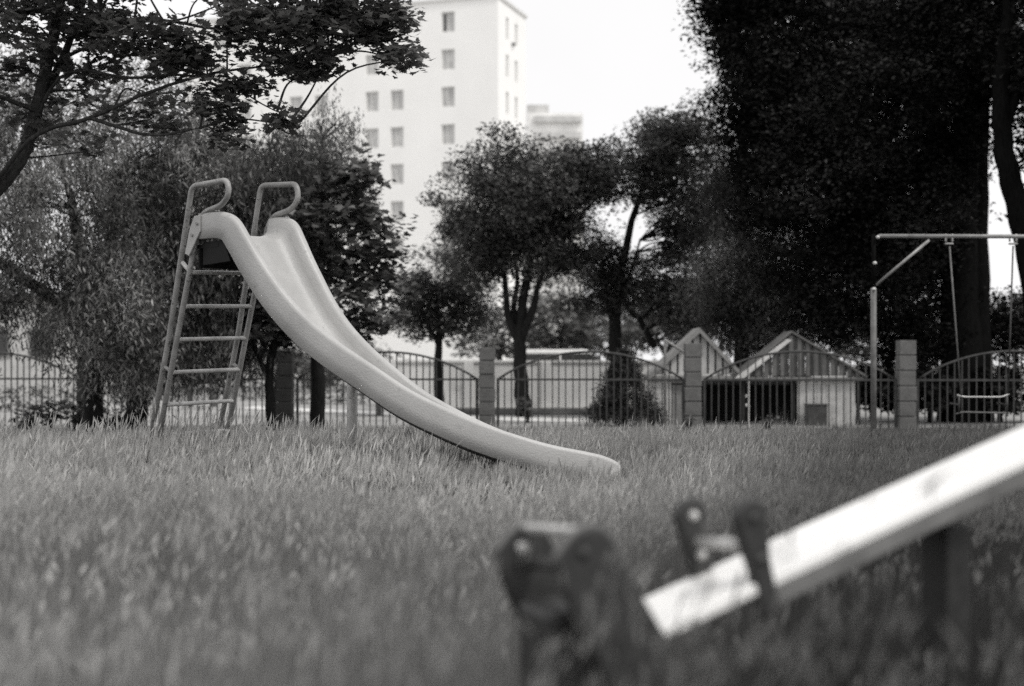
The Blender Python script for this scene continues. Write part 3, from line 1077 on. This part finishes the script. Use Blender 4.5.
facade(K0, fv, LF, HT, [along(c) for c, _ in cols if along(c) < LF - 1], rows_z, 1.22, 1.75, .3, -np.cross(fv, (0, 0, 1)) * -1 if False else ev, bl)
rw = []
for q in (498.4, 507.4, 516.4):
    k = (q - 512) / F
    rw.append((k * K0[1] - K0[0]) / (ev[0] - k * ev[1]))
rz = [z + .0 for z in rows_z]
facade(K0 + ev * .3, ev, LR - .3, HT, [r - .3 for r in rw if r > .8], [z - .35 for z in rz], .72, 1.9, .3, fv, bl)
cb = MB()
cb.prism([K0 + fv * .3 + ev * LR, K0 + fv * LF + ev * LR, K0 + fv * LF + ev * LR + np.array([0, 0, HT]), K0 + fv * .3 + ev * LR + np.array([0, 0, HT])], -ev * .3)
cb.prism([K0 + fv * (LF - .0) + ev * .3, K0 + fv * LF + ev * (LR - .3), K0 + fv * LF + ev * (LR - .3) + np.array([0, 0, HT]), K0 + fv * LF + ev * .3 + np.array([0, 0, HT])], -fv * .3)
cb.build('rear_wall', M['white_tower'], bl)
pr_ = MB()
pr_.prism([K0 - fv * .15 - ev * .15, K0 + fv * (LF + .15) - ev * .15, K0 + fv * (LF + .15) + ev * (LR + .15), K0 - fv * .15 + ev * (LR + .15)], (0, 0, .25))
for i in range(len(pr_.v)):
    pr_.v[i] = (pr_.v[i][0], pr_.v[i][1], pr_.v[i][2] + HT)
pr_.build('roof', M['tower_frame'], bl)
MB().box(K0 + ev * LR * .5 - fv * .1 + np.array([0, 0, HT * .9]), (.3, .25, .3)).build('roof_lamp', M['tower_window_dark'], bl)

# distant banded block
dB = 260.0
xa, xb = P(527, HZ, dB)[0], P(583, HZ, dB)[0]
fb = thing('apartment_block', 'distant grey apartment block with banded balconies above the round tree', 'building', ((xa + xb) / 2, dB, 0))
zt = P(0, 113, dB)[2]
MB().box(((xa + xb) / 2, dB + 6, zt / 2), (xb - xa, 12, zt)).build('wall', M['far_block'], fb)
for k in range(16):
    z = zt - 1.2 - k * 2.9
    MB().box(((xa + xb) / 2 + .5, dB - .4, z), (xb - xa - 1.6, .8, 1.1)).build('balcony', M['far_band'], fb)
MB().box((xa + 2.0, dB + 4, zt + .6), (4.0, 6, 2.2)).build('lift_housing', M['far_band'], fb)

# pale low building glimpsed at the left under the leaves
dl = 48.0
lb = thing('low_building', 'long pale low building glimpsed under the leaves at left', 'building', (-17, dl, 0))
xa, xb = P(-160, HZ, dl)[0], P(62, HZ, dl)[0]
MB().box(((xa + xb) / 2, dl + 3, 1.6), (xb - xa, 6, 3.2)).build('wall', M['shed_pale'], lb)
MB().box(((xa + xb) / 2, dl + 3, 3.3), (xb - xa + .5, 6.6, .2)).build('roof', M['shed_roof'], lb)
for k in range(5):
    x = xa + 1.0 + k * 1.45
    w = MB().box((x, dl - .02, 1.75), (.8, .05, 1.0)).build('window', M['shed_trim'], lb)
    MB().box((x, dl - .05, 1.75), (.66, .03, .86)).build('pane', M['glass_dark'], w)


# hedges
def hedge(px0, px1, d, top, label, seed, dep=.8):
    rng = np.random.default_rng(seed)
    a, b = P(px0, HZ, d)[0], P(px1, HZ, d)[0]
    n = int((b - a) * 300)
    C = np.stack([rng.uniform(a, b, n), rng.uniform(d, d + dep, n), rng.uniform(.02, top, n) * rng.uniform(.9, 1.08, n)], -1)
    V, T, nt = scatter_leaves(C, .09, leaf_oval(), rng)
    t = thing('hedge', label, 'hedge', ((a + b) / 2, d, 0), 'clipped hedges beyond the fence')
    np_mesh('foliage', V, T, np.repeat(rng.beta(1.5, 3, n), nt), L['hedge'], t)
    mb = MB()
    for k in range(max(2, int((b - a) / .5))):
        x = a + .25 + k * .5
        if x < b:
            mb.tube([(x, d + dep / 2, 0), (x + .03, d + dep / 2, top * .8)], [.02, .008], 5)
    mb.build('stem', M['bark'], t)


hedge(-120, 78, 30, .55, 'low dark hedge behind the leftmost fence panel', 3)
hedge(108, 285, 40, .50, 'low dark hedge behind the slide ladder', 4)
hedge(290, 395, 36, .62, 'low dark hedge between the fence pillar and low wall', 5)

# ================================================================== TREES
MAPLE, OVAL, NARROW = leaf_maple(), leaf_oval(), leaf_narrow()

# overhanging maple, trunk just outside the left edge
d = 11.5
b0 = P(-95, HZ, 12.0); b0[2] = 0
limbs = [([b0, P(-80, 330, 12), P(-30, 220, 11.9), P(20, 160, 11.8), P(48, 60, 11.7), P(66, -30, 11.6), P(80, -140, 11.6)], .055, .025),
         ([P(36, 110, 11.8), P(62, 60, 11.8), P(84, 0, 11.8), P(98, -60, 11.8)], .022, .015),
         ([P(-30, 220, 11.9), P(30, 140, 11.6), P(90, 118, 11.5), P(150, 92, 11.4), P(205, 75, 11.3), P(262, 66, 11.2), P(330, 55, 11.1)], .017, .004),
         ([P(10, 180, 11.9), P(60, 78, 11.6), P(130, 78, 11.4), P(180, 75, 11.3), P(225, 82, 11.2), P(262, 104, 11.2), P(300, 122, 11.1)], .012, .003),
         ([P(56, 30, 11.7), P(100, 22, 11.6), P(160, 20, 11.5), P(230, 30, 11.4), P(310, 22, 11.3), P(385, 30, 11.2)], .014, .004),
         ([P(70, 55, 11.7), P(110, 38, 11.9), P(180, 20, 12.1), P(255, -10, 12.2)], .012, .004),
         ([P(35, 110, 11.7), P(-20, 88, 11.4), P(-60, 60, 11.2)], .016, .005),
         ([P(205, 75, 11.3), P(150, 60, 11.3), P(110, 30, 11.2), P(100, 10, 11.2)], .012, .004),
         ([P(90, 118, 11.5), P(150, 135, 11.3), P(200, 128, 11.2)], .014, .004),
         ([P(60, 5, 11.7), P(20, 12, 11.4), P(-20, 8, 11.2)], .02, .005)]
blobs = [B(255, 25, 11.3, 40, 32, 34, .5), B(320, 28, 11.2, 48, 34, 44, .5), B(372, 18, 11.1, 40, 24, 30, .4), B(398, 58, 11.1, 18, 20, 9, .25),
         B(300, 62, 11.1, 35, 14, 16, .3), B(218, 105, 11.2, 26, 24, 16, .3), B(165, 45, 11.4, 34, 24, 24, .4), B(110, 40, 11.5, 50, 26, 22, .5), B(60, 120, 12.2, 60, 28, 16, .6), B(160, 112, 12.0, 44, 24, 12, .5), B(190, 65, 11.4, 22, 14, 8, .3),
         B(85, 12, 11.6, 80, 22, 34, .6), B(20, 40, 11.6, 45, 50, 26, .6), B(120, 85, 12.0, 60, 30, 14, .7), B(210, -30, 11.4, 160, 34, 80, .9),
         B(40, -50, 11.6, 140, 50, 70, .9), B(282, 118, 11.1, 20, 8, 5, .2), B(18, 100, 11.8, 40, 40, 12, .6), B(345, -30, 11.1, 85, 25, 40, .6),
         B(228, 135, 11.2, 14, 9, 4, .2), B(255, 88, 11.2, 20, 10, 6, .2)]
tree('maple_tree', 'dark maple with long leafy boughs reaching over the slide from the left', 'tree', b0, limbs, blobs, 31, .115, .062, MAPLE, L['maple'],
     M['bark_light'], 21, twigs=150, twig_r=.007, flat=.9, squash=.5)

# left mass: mid-grey leafy tree
b0 = P(96, HZ, 18.5); b0[2] = 0
limbs = [([b0, P(92, 350, 18.4), P(80, 250, 18.2), P(60, 150, 18.2)], .10, .03), ([P(90, 330, 18.4), P(110, 240, 18), P(120, 170, 18)], .07, .02),
         ([P(90, 320, 18.4), P(-30, 240, 18), P(-60, 170, 18)], .07, .02)]
blobs = [B(-20, 210, 18, 90, 110, 130, 1.3), B(65, 200, 17.6, 95, 90, 170, 1.3), B(110, 290, 17.5, 70, 65, 90, 1.0), B(40, 290, 18, 60, 50, 45, 1.0),
         B(130, 150, 18.4, 75, 60, 95, 1.2), B(20, 120, 18.8, 90, 45, 75, 1.2), B(200, 150, 18.6, 50, 50, 70, 1.0), B(60, 85, 18.8, 90, 42, 40, 1.2), B(150, 85, 18.8, 50, 38, 24, .9), B(-30, 290, 18, 50, 40, 30, 1.0), B(85, 330, 17.8, 45, 30, 45, .7), B(130, 350, 18.2, 50, 26, 40, .7)]
tree('leafy_tree', 'mid grey small leaved tree filling the left side beside the ladder', 'tree', b0, limbs, blobs, 84, .20, .085, NARROW, L['ash'],
     M['bark'], 22, twigs=80, twig_r=.010, flat=.2, droop=.4, squash=1.3)

# weeping willow behind ladder, slanting dark trunk
b0 = P(133, HZ, 20.2); b0[2] = 0
limbs = [([b0, P(138, 400, 20.2), P(146, 350, 20.1), P(165, 270, 20), P(195, 190, 20)], .15, .03), ([P(146, 350, 20.1), P(215, 270, 20), P(240, 200, 19.8)], .07, .02)]
blobs = [B(205, 215, 19.8, 85, 85, 190, 1.2), B(170, 290, 19.4, 70, 60, 120, 1.0), B(245, 260, 19.8, 60, 65, 110, 1.0), B(150, 205, 19.8, 60, 60, 70, 1.0), B(270, 170, 19.8, 60, 50, 90, 1.0), B(290, 230, 19.8, 50, 60, 80, .9), B(200, 335, 19.6, 60, 32, 70, .8), B(150, 345, 19.6, 36, 34, 40, .6), B(245, 325, 19.8, 40, 30, 40, .6)]
tree('willow_tree', 'drooping willow with a dark slanting trunk directly behind the ladder', 'tree', b0, limbs, blobs, 75, .16, .10, NARROW, L['willow'],
     M['bark'], 23, twigs=70, twig_r=.012, droop=.7, flat=.1, squash=1.0)

# weeping birch top with fine hanging twigs near the tower
b0 = P(318, HZ, 21.0); b0[2] = 0
limbs = [([b0, P(318, 330, 21), P(322, 200, 20.8), P(322, 140, 20.6)], .10, .02), ([P(320, 250, 21), P(290, 180, 20.8)], .05, .01)]
blobs = [B(318, 140, 20.6, 45, 42, 70, .9), B(310, 200, 20.6, 60, 60, 110, 1.0), B(280, 190, 20.4, 40, 60, 50, .8), B(352, 160, 20.6, 16, 50, 14, .3)]
tree('birch_tree', 'weeping birch with fine hanging twigs in front of the white tower', 'tree', b0, limbs, blobs, 60, .14, .075, NARROW, L['willow'],
     M['bark'], 24, twigs=120, twig_r=.008, droop=.8, flat=.1, squash=1.3)

# young maple with its trunk left of the pillar, big leaves to the right of the chute
b0 = P(272, HZ, 19.6); b0[2] = 0
limbs = [([b0, P(270, 400, 19.6), P(271, 360, 19.6), P(290, 290, 19.5), P(310, 240, 19.5), P(325, 190, 19.4)], .055, .02),
         ([P(271, 385, 19.6), P(258, 355, 19.6), P(250, 330, 19.6), P(262, 280, 19.6)], .03, .01), ([P(290, 290, 19.5), P(340, 270, 19.4), P(385, 240, 19.3)], .03, .008),
         ([P(290, 300, 19.5), P(340, 320, 19.4), P(385, 310, 19.3)], .03, .008)]
blobs = [B(340, 230, 19.3, 48, 60, 85, .8), B(345, 300, 19.3, 42, 42, 60, .7), B(384, 235, 19.2, 26, 34, 18, .4), B(392, 290, 19.2, 18, 34, 14, .4),
         B(310, 330, 19.4, 45, 22, 30, .6), B(370, 335, 19.2, 20, 20, 12, .4), B(350, 180, 19.3, 30, 28, 24, .5), B(268, 320, 19.6, 40, 24, 26, .6)]
tree('young_maple_tree', 'young dark maple with broad leaves behind the slide chute', 'tree', b0, limbs, blobs, 17, .16, .105, MAPLE, L['young'],
     M['bark'], 25, twigs=90, twig_r=.009, flat=.9)

# round tree in the middle with several stems
b0 = P(524, HZ, 27.5); b0[2] = 0
limbs = [([b0, P(524, 415, 27.5), P(521, 380, 27.5), P(520, 330, 27.5), P(528, 270, 27.5), P(540, 210, 27.5)], .16, .03),
         ([P(520, 345, 27.5), P(508, 315, 27.5), P(504, 275, 27.5), P(490, 220, 27.5)], .075, .02),
         ([P(520, 355, 27.5), P(514, 310, 27.6), P(517, 280, 27.6), P(512, 220, 27.6)], .06, .02),
         ([P(521, 340, 27.5), P(534, 305, 27.4), P(540, 280, 27.4), P(565, 230, 27.4)], .07, .02)]
blobs = [B(505, 205, 27.5, 62, 66, 230, 1.3), B(550, 190, 27.6, 48, 52, 150, 1.1), B(480, 245, 27.5, 38, 45, 80, .9), B(530, 260, 27.5, 55, 32, 70, 1.0),
         B(575, 235, 27.6, 26, 42, 40, .7), B(592, 170, 27.8, 30, 28, 60, .8)]
tree('round_tree', 'rounded dense tree with several stems in front of the white tower', 'tree', b0, limbs, [(c, q, int(k * .5)) for c, q, k in blobs], 210, .29, .072, OVAL, L['round'],
     M['bark'], 26, twigs=60, twig_r=.02)
b0 = P(440, HZ, 30); b0[2] = 0
limbs = [([b0, P(438, 370, 30), P(439, 330, 30), P(436, 280, 30)], .09, .03), ([P(439, 345, 30), P(420, 310, 30)], .05, .015), ([P(439, 340, 30), P(460, 305, 30)], .05, .015)]
blobs = [B(432, 285, 30, 36, 42, 80, .9), B(455, 310, 30, 34, 30, 50, .8), B(412, 315, 30, 22, 24, 30, .6), B(478, 300, 30.4, 26, 34, 34, .7), B(430, 325, 30, 34, 16, 30, .6)]
tree('small_tree', 'small dark tree left of the round tree, behind the chute', 'tree', b0, limbs, [(c, q, int(k * .55)) for c, q, k in blobs], 130, .25, .075, OVAL, L['round'], M['bark'], 27, twigs=30)

# taller tree right of centre
b0 = P(617, HZ, 28.5); b0[2] = 0
limbs = [([b0, P(617, 370, 28.5), P(615, 320, 28.5), P(625, 250, 28.5), P(650, 160, 28.5)], .16, .03), ([P(616, 330, 28.5), P(606, 290, 28.5), P(600, 240, 28.5)], .08, .02),
         ([P(655, 348, 28.5), P(640, 320, 28.5), P(625, 300, 28.5), P(640, 240, 28.4)], .05, .02)]
blobs = [B(680, 150, 28.5, 42, 52, 120, 1.1), B(652, 165, 28.5, 30, 55, 80, 1.0), B(690, 215, 28.5, 40, 55, 110, 1.0), B(610, 262, 28.5, 30, 34, 50, .8),
         B(600, 290, 28.4, 32, 26, 40, .7), B(650, 280, 28.5, 50, 34, 80, 1.0), B(690, 300, 28.5, 45, 35, 70, 1.0), B(606, 185, 28.5, 26, 20, 22, .5)]
tree('broad_tree', 'tall irregular tree between the round tree and the dark giant', 'tree', b0, limbs, [(c, q, int(k * .5)) for c, q, k in blobs], 210, .29, .072, OVAL, L['round'], M['bark'], 28, twigs=70)

# grey fir on the near edge of the dark mass
b0 = P(742, HZ, 27); b0[2] = 0
limbs = [([b0, P(742, 330, 27), P(742, 200, 27), P(745, 60, 27)], .15, .03)]
blobs = [B(728, 175, 26.8, 26, 34, 50, .8), B(738, 215, 26.6, 42, 60, 170, 1.1), B(735, 280, 26.6, 48, 50, 160, 1.1), B(780, 240, 26.4, 40, 80, 150, 1.0),
         B(800, 290, 26.2, 50, 45, 110, 1.0), B(765, 325, 26.4, 60, 22, 60, .9), B(860, 280, 26.0, 50, 60, 120, 1.0)]
tree('fir_tree', 'grey toned fir with feathery boughs behind the playhouses', 'tree', b0, limbs, [(c, q, int(k * .6)) for c, q, k in blobs], 190, .28, .085, NARROW, L['spruce'], M['bark'], 29, twigs=50,
     droop=.35, flat=.2, squash=.8)

# the dark giant
b0 = P(962, HZ, 25.0); b0[2] = 0
limbs = [([b0, P(962, 370, 25), P(960, 250, 25), P(965, 120, 25), P(940, -40, 25)], .34, .10), ([P(962, 180, 25), P(900, 60, 24.8), P(840, -60, 24.6)], .16, .05),
         ([P(962, 220, 25), P(880, 140, 24.8), P(800, 60, 24.8)], .12, .04), ([P(978, 430, 25.1), P(976, 300, 25.1), P(978, 180, 25.1), P(985, 60, 25)], .20, .09)]
blobs = [B(790, 40, 25.5, 70, 60, 200, 1.3), B(740, 30, 25.6, 34, 40, 60, .8), B(722, 12, 25.6, 18, 20, 16, .5), B(742, 100, 25.5, 26, 34, 50, .8), B(765, 150, 25.4, 34, 40, 60, .9), B(860, 90, 25, 90, 90, 330, 1.6), B(920, 40, 25, 90, 80, 260, 1.6),
         B(830, 180, 25.4, 80, 70, 220, 1.4), B(905, 200, 25.2, 62, 90, 240, 1.2), B(850, 270, 25.6, 80, 70, 190, 1.3), B(920, 300, 25.6, 45, 90, 160, 1.0),
         B(800, -40, 25.3, 100, 50, 120, 1.5), B(980, -10, 24.8, 60, 60, 150, 1.4), B(795, 120, 25.6, 50, 60, 110, 1.2), B(1010, 330, 25.9, 45, 35, 60, .9),
         B(948, 140, 25, 28, 80, 90, .8), B(1010, 62, 24.6, 30, 36, 40, .8), B(1018, 118, 24.6, 14, 20, 10, .3), B(940, 50, 24.8, 55, 55, 150, 1.5)]
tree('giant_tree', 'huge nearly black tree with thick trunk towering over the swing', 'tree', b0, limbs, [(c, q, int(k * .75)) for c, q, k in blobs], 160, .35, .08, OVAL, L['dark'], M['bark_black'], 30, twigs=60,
     twig_r=.03)
# leaning dark trunk at the right edge
b0 = P(1062, HZ, 22.5); b0[2] = 0
limbs = [([b0, P(1046, 380, 22.5), P(1032, 270, 22.5), P(1016, 200, 22.5), P(1004, 150, 22.5), P(1001, 90, 22.5), P(1008, 20, 22.5), P(1010, -60, 22.5)], .17, .07),
         ([P(1003, 130, 22.5), P(1030, 60, 22.5), P(1060, 0, 22.4)], .07, .03)]
blobs = [B(1035, 60, 22.4, 30, 50, 70, .8), B(1060, 130, 22.4, 40, 60, 70, .9), B(1040, -20, 22.4, 60, 40, 60, 1.0), B(1075, 250, 22.6, 45, 60, 60, .8)]
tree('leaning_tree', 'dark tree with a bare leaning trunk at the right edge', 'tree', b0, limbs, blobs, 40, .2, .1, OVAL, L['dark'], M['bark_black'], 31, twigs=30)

# trees far beyond, their haze put into a paler leaf tone
far = [(560, 318, 60, 40, 34), (610, 322, 66, 44, 30), (668, 315, 58, 50, 38), (500, 330, 70, 45, 24), (720, 310, 60, 60, 40), (800, 320, 62, 60, 45),
       (120, 350, 62, 60, 28), (240, 352, 66, 80, 24), (330, 354, 66, 60, 22), (1015, 310, 70, 40, 22), (10, 356, 64, 50, 14), (890, 330, 62, 60, 40)]
flab = ['bushy far tree left of the sky gap beneath the broad tree', 'bushy far tree directly behind the broad tree trunk', 'bushy far tree above the pale playhouse',
        'low far tree behind the round tree stems', 'far tree behind the fir', 'far tree behind the dark playhouse roof',
        'far tree behind the slanting willow trunk', 'far tree seen between the ladder rungs', 'far tree behind the young maple', 'far tree in the bright gap beside the swing',
        'low far tree at the left edge', 'far tree behind the swing post']
for i, (px, py, d, rx, ry) in enumerate(far):
    b0 = P(px, HZ, d); b0[2] = 0
    tree('far_tree', flab[i], 'tree', b0, [([b0, P(px, 360, d), P(px + 4, py, d)], .16, .04), ([P(px, 362, d), P(px - rx * .4, py + 4, d)], .08, .02)],
         [B(px, py + 4, d, rx, ry, 60, 1.8), B(px - rx * .5, py + 14, d, rx * .5, ry * .6, 24, 1.2), B(px + rx * .5, py + 12, d, rx * .5, ry * .7, 24, 1.2)],
         24, .42, .26, OVAL, L['far'], M['bark_light'], 60 + i, twigs=12, group='hazy trees far beyond the fence')

# juniper bush
rng = np.random.default_rng(44)
dj = 23.0
jb = thing('juniper_bush', 'dark shaggy juniper bush behind the fence left of the playhouse', 'bush', (P(626, HZ, dj)[0], dj, 0))
n = 420
zz = rng.uniform(0, 1, n) ** 1.3
rad = (1 - zz) ** .75 * .66 * rng.uniform(.5, 1.05, n)
an = rng.uniform(0, 2 * math.pi, n)
cl = np.stack([jb.location[0] + np.cos(an) * rad, dj + np.sin(an) * rad * .8 + .25, .08 + zz * 1.12], -1)
crown('foliage', cl, 34, .075, .075, NARROW, L['hedge'], jb, rng, 0, .1, 1.0)
mb = MB()
mb.tube([(jb.location[0], dj + .25, 0), (jb.location[0], dj + .25, 1.0)], [.05, .01], 7)
for (a, b) in ((640, 300), (652, 312), (618, 338)):
    limb(mb, [(jb.location[0], dj + .25, .6), P((a + 626) / 2, 345, dj + .2), P(a, b, dj + .2)], .010, .003, 5)
mb.build('stem', M['bark_light'], jb)

for i, (px, d, rx, ry, lb_) in enumerate([(872, 25.2, 26, 34, 'dark low shrub between the playhouse and the swing post'), (930, 24.6, 30, 30, 'dark low shrub left of the hanging swing'),
                              (1000, 24.8, 34, 34, 'dark low shrub behind the hanging swing'), (1060, 24.6, 36, 34, 'dark low shrub at the far right'),
                              (765, 27.5, 90, 30, 'wide dark shrub behind both playhouses')]):
    b0 = P(px, HZ, d); b0[2] = 0
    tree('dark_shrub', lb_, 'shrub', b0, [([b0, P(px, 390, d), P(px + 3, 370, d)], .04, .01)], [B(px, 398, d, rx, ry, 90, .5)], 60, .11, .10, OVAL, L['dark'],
         M['bark'], 100 + i, twigs=20, twig_r=.008, group='dark shrubs under the giant tree')

# pale shrub on the pillar line, and pale-leaved shrub behind it
b0 = P(487, HZ, 24.2); b0[2] = 0
tree('pale_shrub', 'small pale leaved shrub showing above the middle pillar', 'shrub', b0, [([b0, P(487, 370, 24.2), P(486, 342, 24.2)], .03, .01)],
     [B(487, 341, 24.2, 13, 6, 9, .3)], 14, .06, .10, OVAL, L['pale'], M['bark'], 90, twigs=6, twig_r=.006)

# bush left of the centre: pale spiky plant near chute back
b0 = P(322, HZ, 24.5); b0[2] = 0
tree('grey_shrub', 'grey feathery shrub behind the fence right of the dark pillar', 'shrub', b0, [([b0, P(322, 390, 24.5), P(320, 370, 24.5)], .03, .01)],
     [B(318, 372, 24.5, 26, 14, 30, .4)], 40, .09, .10, NARROW, L['far'], M['bark'], 91, twigs=8, twig_r=.006)


# broad-leaved weeds by the left fence panel and a few stray ones
def weed(px, d, h, seed, label, n=12, size=.10):
    rng = np.random.default_rng(seed)
    b = P(px, HZ, d); b[2] = 0
    t = thing('weed_plant', label, 'plant', b, 'broad leaved weeds at the fence foot')
    mb = MB()
    cl = []
    for k in range(n):
        a = rng.uniform(0, 6.28)
        r = rng.uniform(.05, .35) * h * 1.3
        tip = b + np.array([math.cos(a) * r, math.sin(a) * r * .6, h * rng.uniform(.55, 1.05)])
        limb(mb, [b + np.array([rng.normal() * .02, rng.normal() * .02, 0]), (b + tip) / 2 + np.array([0, 0, h * .12]), tip], .006, .002, 5)
        cl.append(tip)
        cl.append((b * .35 + tip * .65))
    mb.build('stem', M['bark_light'], t)
    crown('foliage', np.array(cl), 5, .05, size, OVAL, L['weed'], t, rng, 0, .8, .5)


weed(28, 19.5, .42, 1, 'broad leaved weed below the leftmost fence panel, left one')
weed(52, 19.2, .50, 2, 'broad leaved weed clump left of the dark block pillar', 16)
weed(76, 19.4, .48, 3, 'broad leaved weed touching the dark block pillar', 14)
weed(112, 19.6, .36, 4, 'small broad leaved weed right of the dark block pillar', 10)
weed(690, 20.6, .26, 5, 'small weed at the foot of the pillar before the playhouse', 8, .06)
weed(768, 20.8, .25, 6, 'small weed below the dark playhouse opening', 8, .06)
weed(528, 24.5, .42, 7, 'dark weed clump at the foot of the round tree', 14, .09)

# ================================================================== LIGHT, SKY, CAMERA
world = bpy.data.worlds.new('World')
sc.world = world
world.use_nodes = True
nt = world.node_tree
bg = nt.nodes['Background']
sky = nt.nodes.new('ShaderNodeTexSky')
sky.sky_type = 'NISHITA'
sky.sun_disc = False
sky.sun_elevation = math.radians(55)
sky.sun_rotation = math.radians(128)
sky.air_density = 1.0
sky.dust_density = 6.0
bw = nt.nodes.new('ShaderNodeRGBToBW')
nt.links.new(sky.outputs[0], bw.inputs[0])
tc = nt.nodes.new('ShaderNodeTexCoord')
# closed cloud cover laid over the clear-sky model
n = nt.nodes.new('ShaderNodeTexNoise')
n.inputs['Scale'].default_value = 2.2
n.inputs['Detail'].default_value = 5
nt.links.new(tc.outputs['Generated'], n.inputs['Vector'])
mr = nt.nodes.new('ShaderNodeMapRange')
mr.inputs['From Min'].default_value = .3
mr.inputs['From Max'].default_value = .7
mr.inputs['To Min'].default_value = 9.6
mr.inputs['To Max'].default_value = 10.8
nt.links.new(n.outputs['Fac'], mr.inputs['Value'])
mx = nt.nodes.new('ShaderNodeMix')
mx.data_type = 'FLOAT'
mx.inputs[0].default_value = .93
nt.links.new(bw.outputs[0], mx.inputs[2])
nt.links.new(mr.outputs['Result'], mx.inputs[3])
tint = nt.nodes.new('ShaderNodeCombineColor')
tv = nt.nodes.new('ShaderNodeMath'); tv.operation = 'MULTIPLY'; tv.inputs[1].default_value = .995
tb = nt.nodes.new('ShaderNodeMath'); tb.operation = 'MULTIPLY'; tb.inputs[1].default_value = 1.0
nt.links.new(mx.outputs[0], tint.inputs[0])
nt.links.new(mx.outputs[0], tv.inputs[0]); nt.links.new(tv.outputs[0], tint.inputs[1])
nt.links.new(mx.outputs[0], tb.inputs[0]); nt.links.new(tb.outputs[0], tint.inputs[2])
nt.links.new(tint.outputs[0], bg.inputs['Color'])
bg.inputs['Strength'].default_value = 0.106

sl_ = bpy.data.lights.new('sun', 'SUN')
sl_.energy = 1.9
sl_.angle = math.radians(10)
sl_.color = (1, .985, .96)
so = bpy.data.objects.new('sun', sl_)
COL.objects.link(so)
az = math.radians(128)
el = math.radians(55)
dirv = Vector((math.sin(az) * math.cos(el), math.cos(az) * math.cos(el), math.sin(el)))
so.rotation_euler = dirv.to_track_quat('Z', 'Y').to_euler()
so.location = (0, 0, 30)

cam = bpy.data.cameras.new('camera')
cam.lens = 50
cam.sensor_width = 36
cam.shift_y = (HZ - 343) / 1024
cam.clip_end = 3000
cam.dof.use_dof = True
cam.dof.focus_distance = 10.3
cam.dof.aperture_fstop = 1.45
cam.dof.aperture_blades = 8
co = bpy.data.objects.new('camera', cam)
COL.objects.link(co)
co.location = (0, 0, CH)
co.rotation_euler = (math.radians(90), 0, 0)
sc.camera = co
sc.view_settings.view_transform = 'Standard'
sc.view_settings.look = 'None'
sc.view_settings.exposure = 0
sc.cycles.max_bounces = 6
sc.cycles.diffuse_bounces = 3
sc.cycles.use_denoising = False
sc.cycles.sample_clamp_indirect = 4
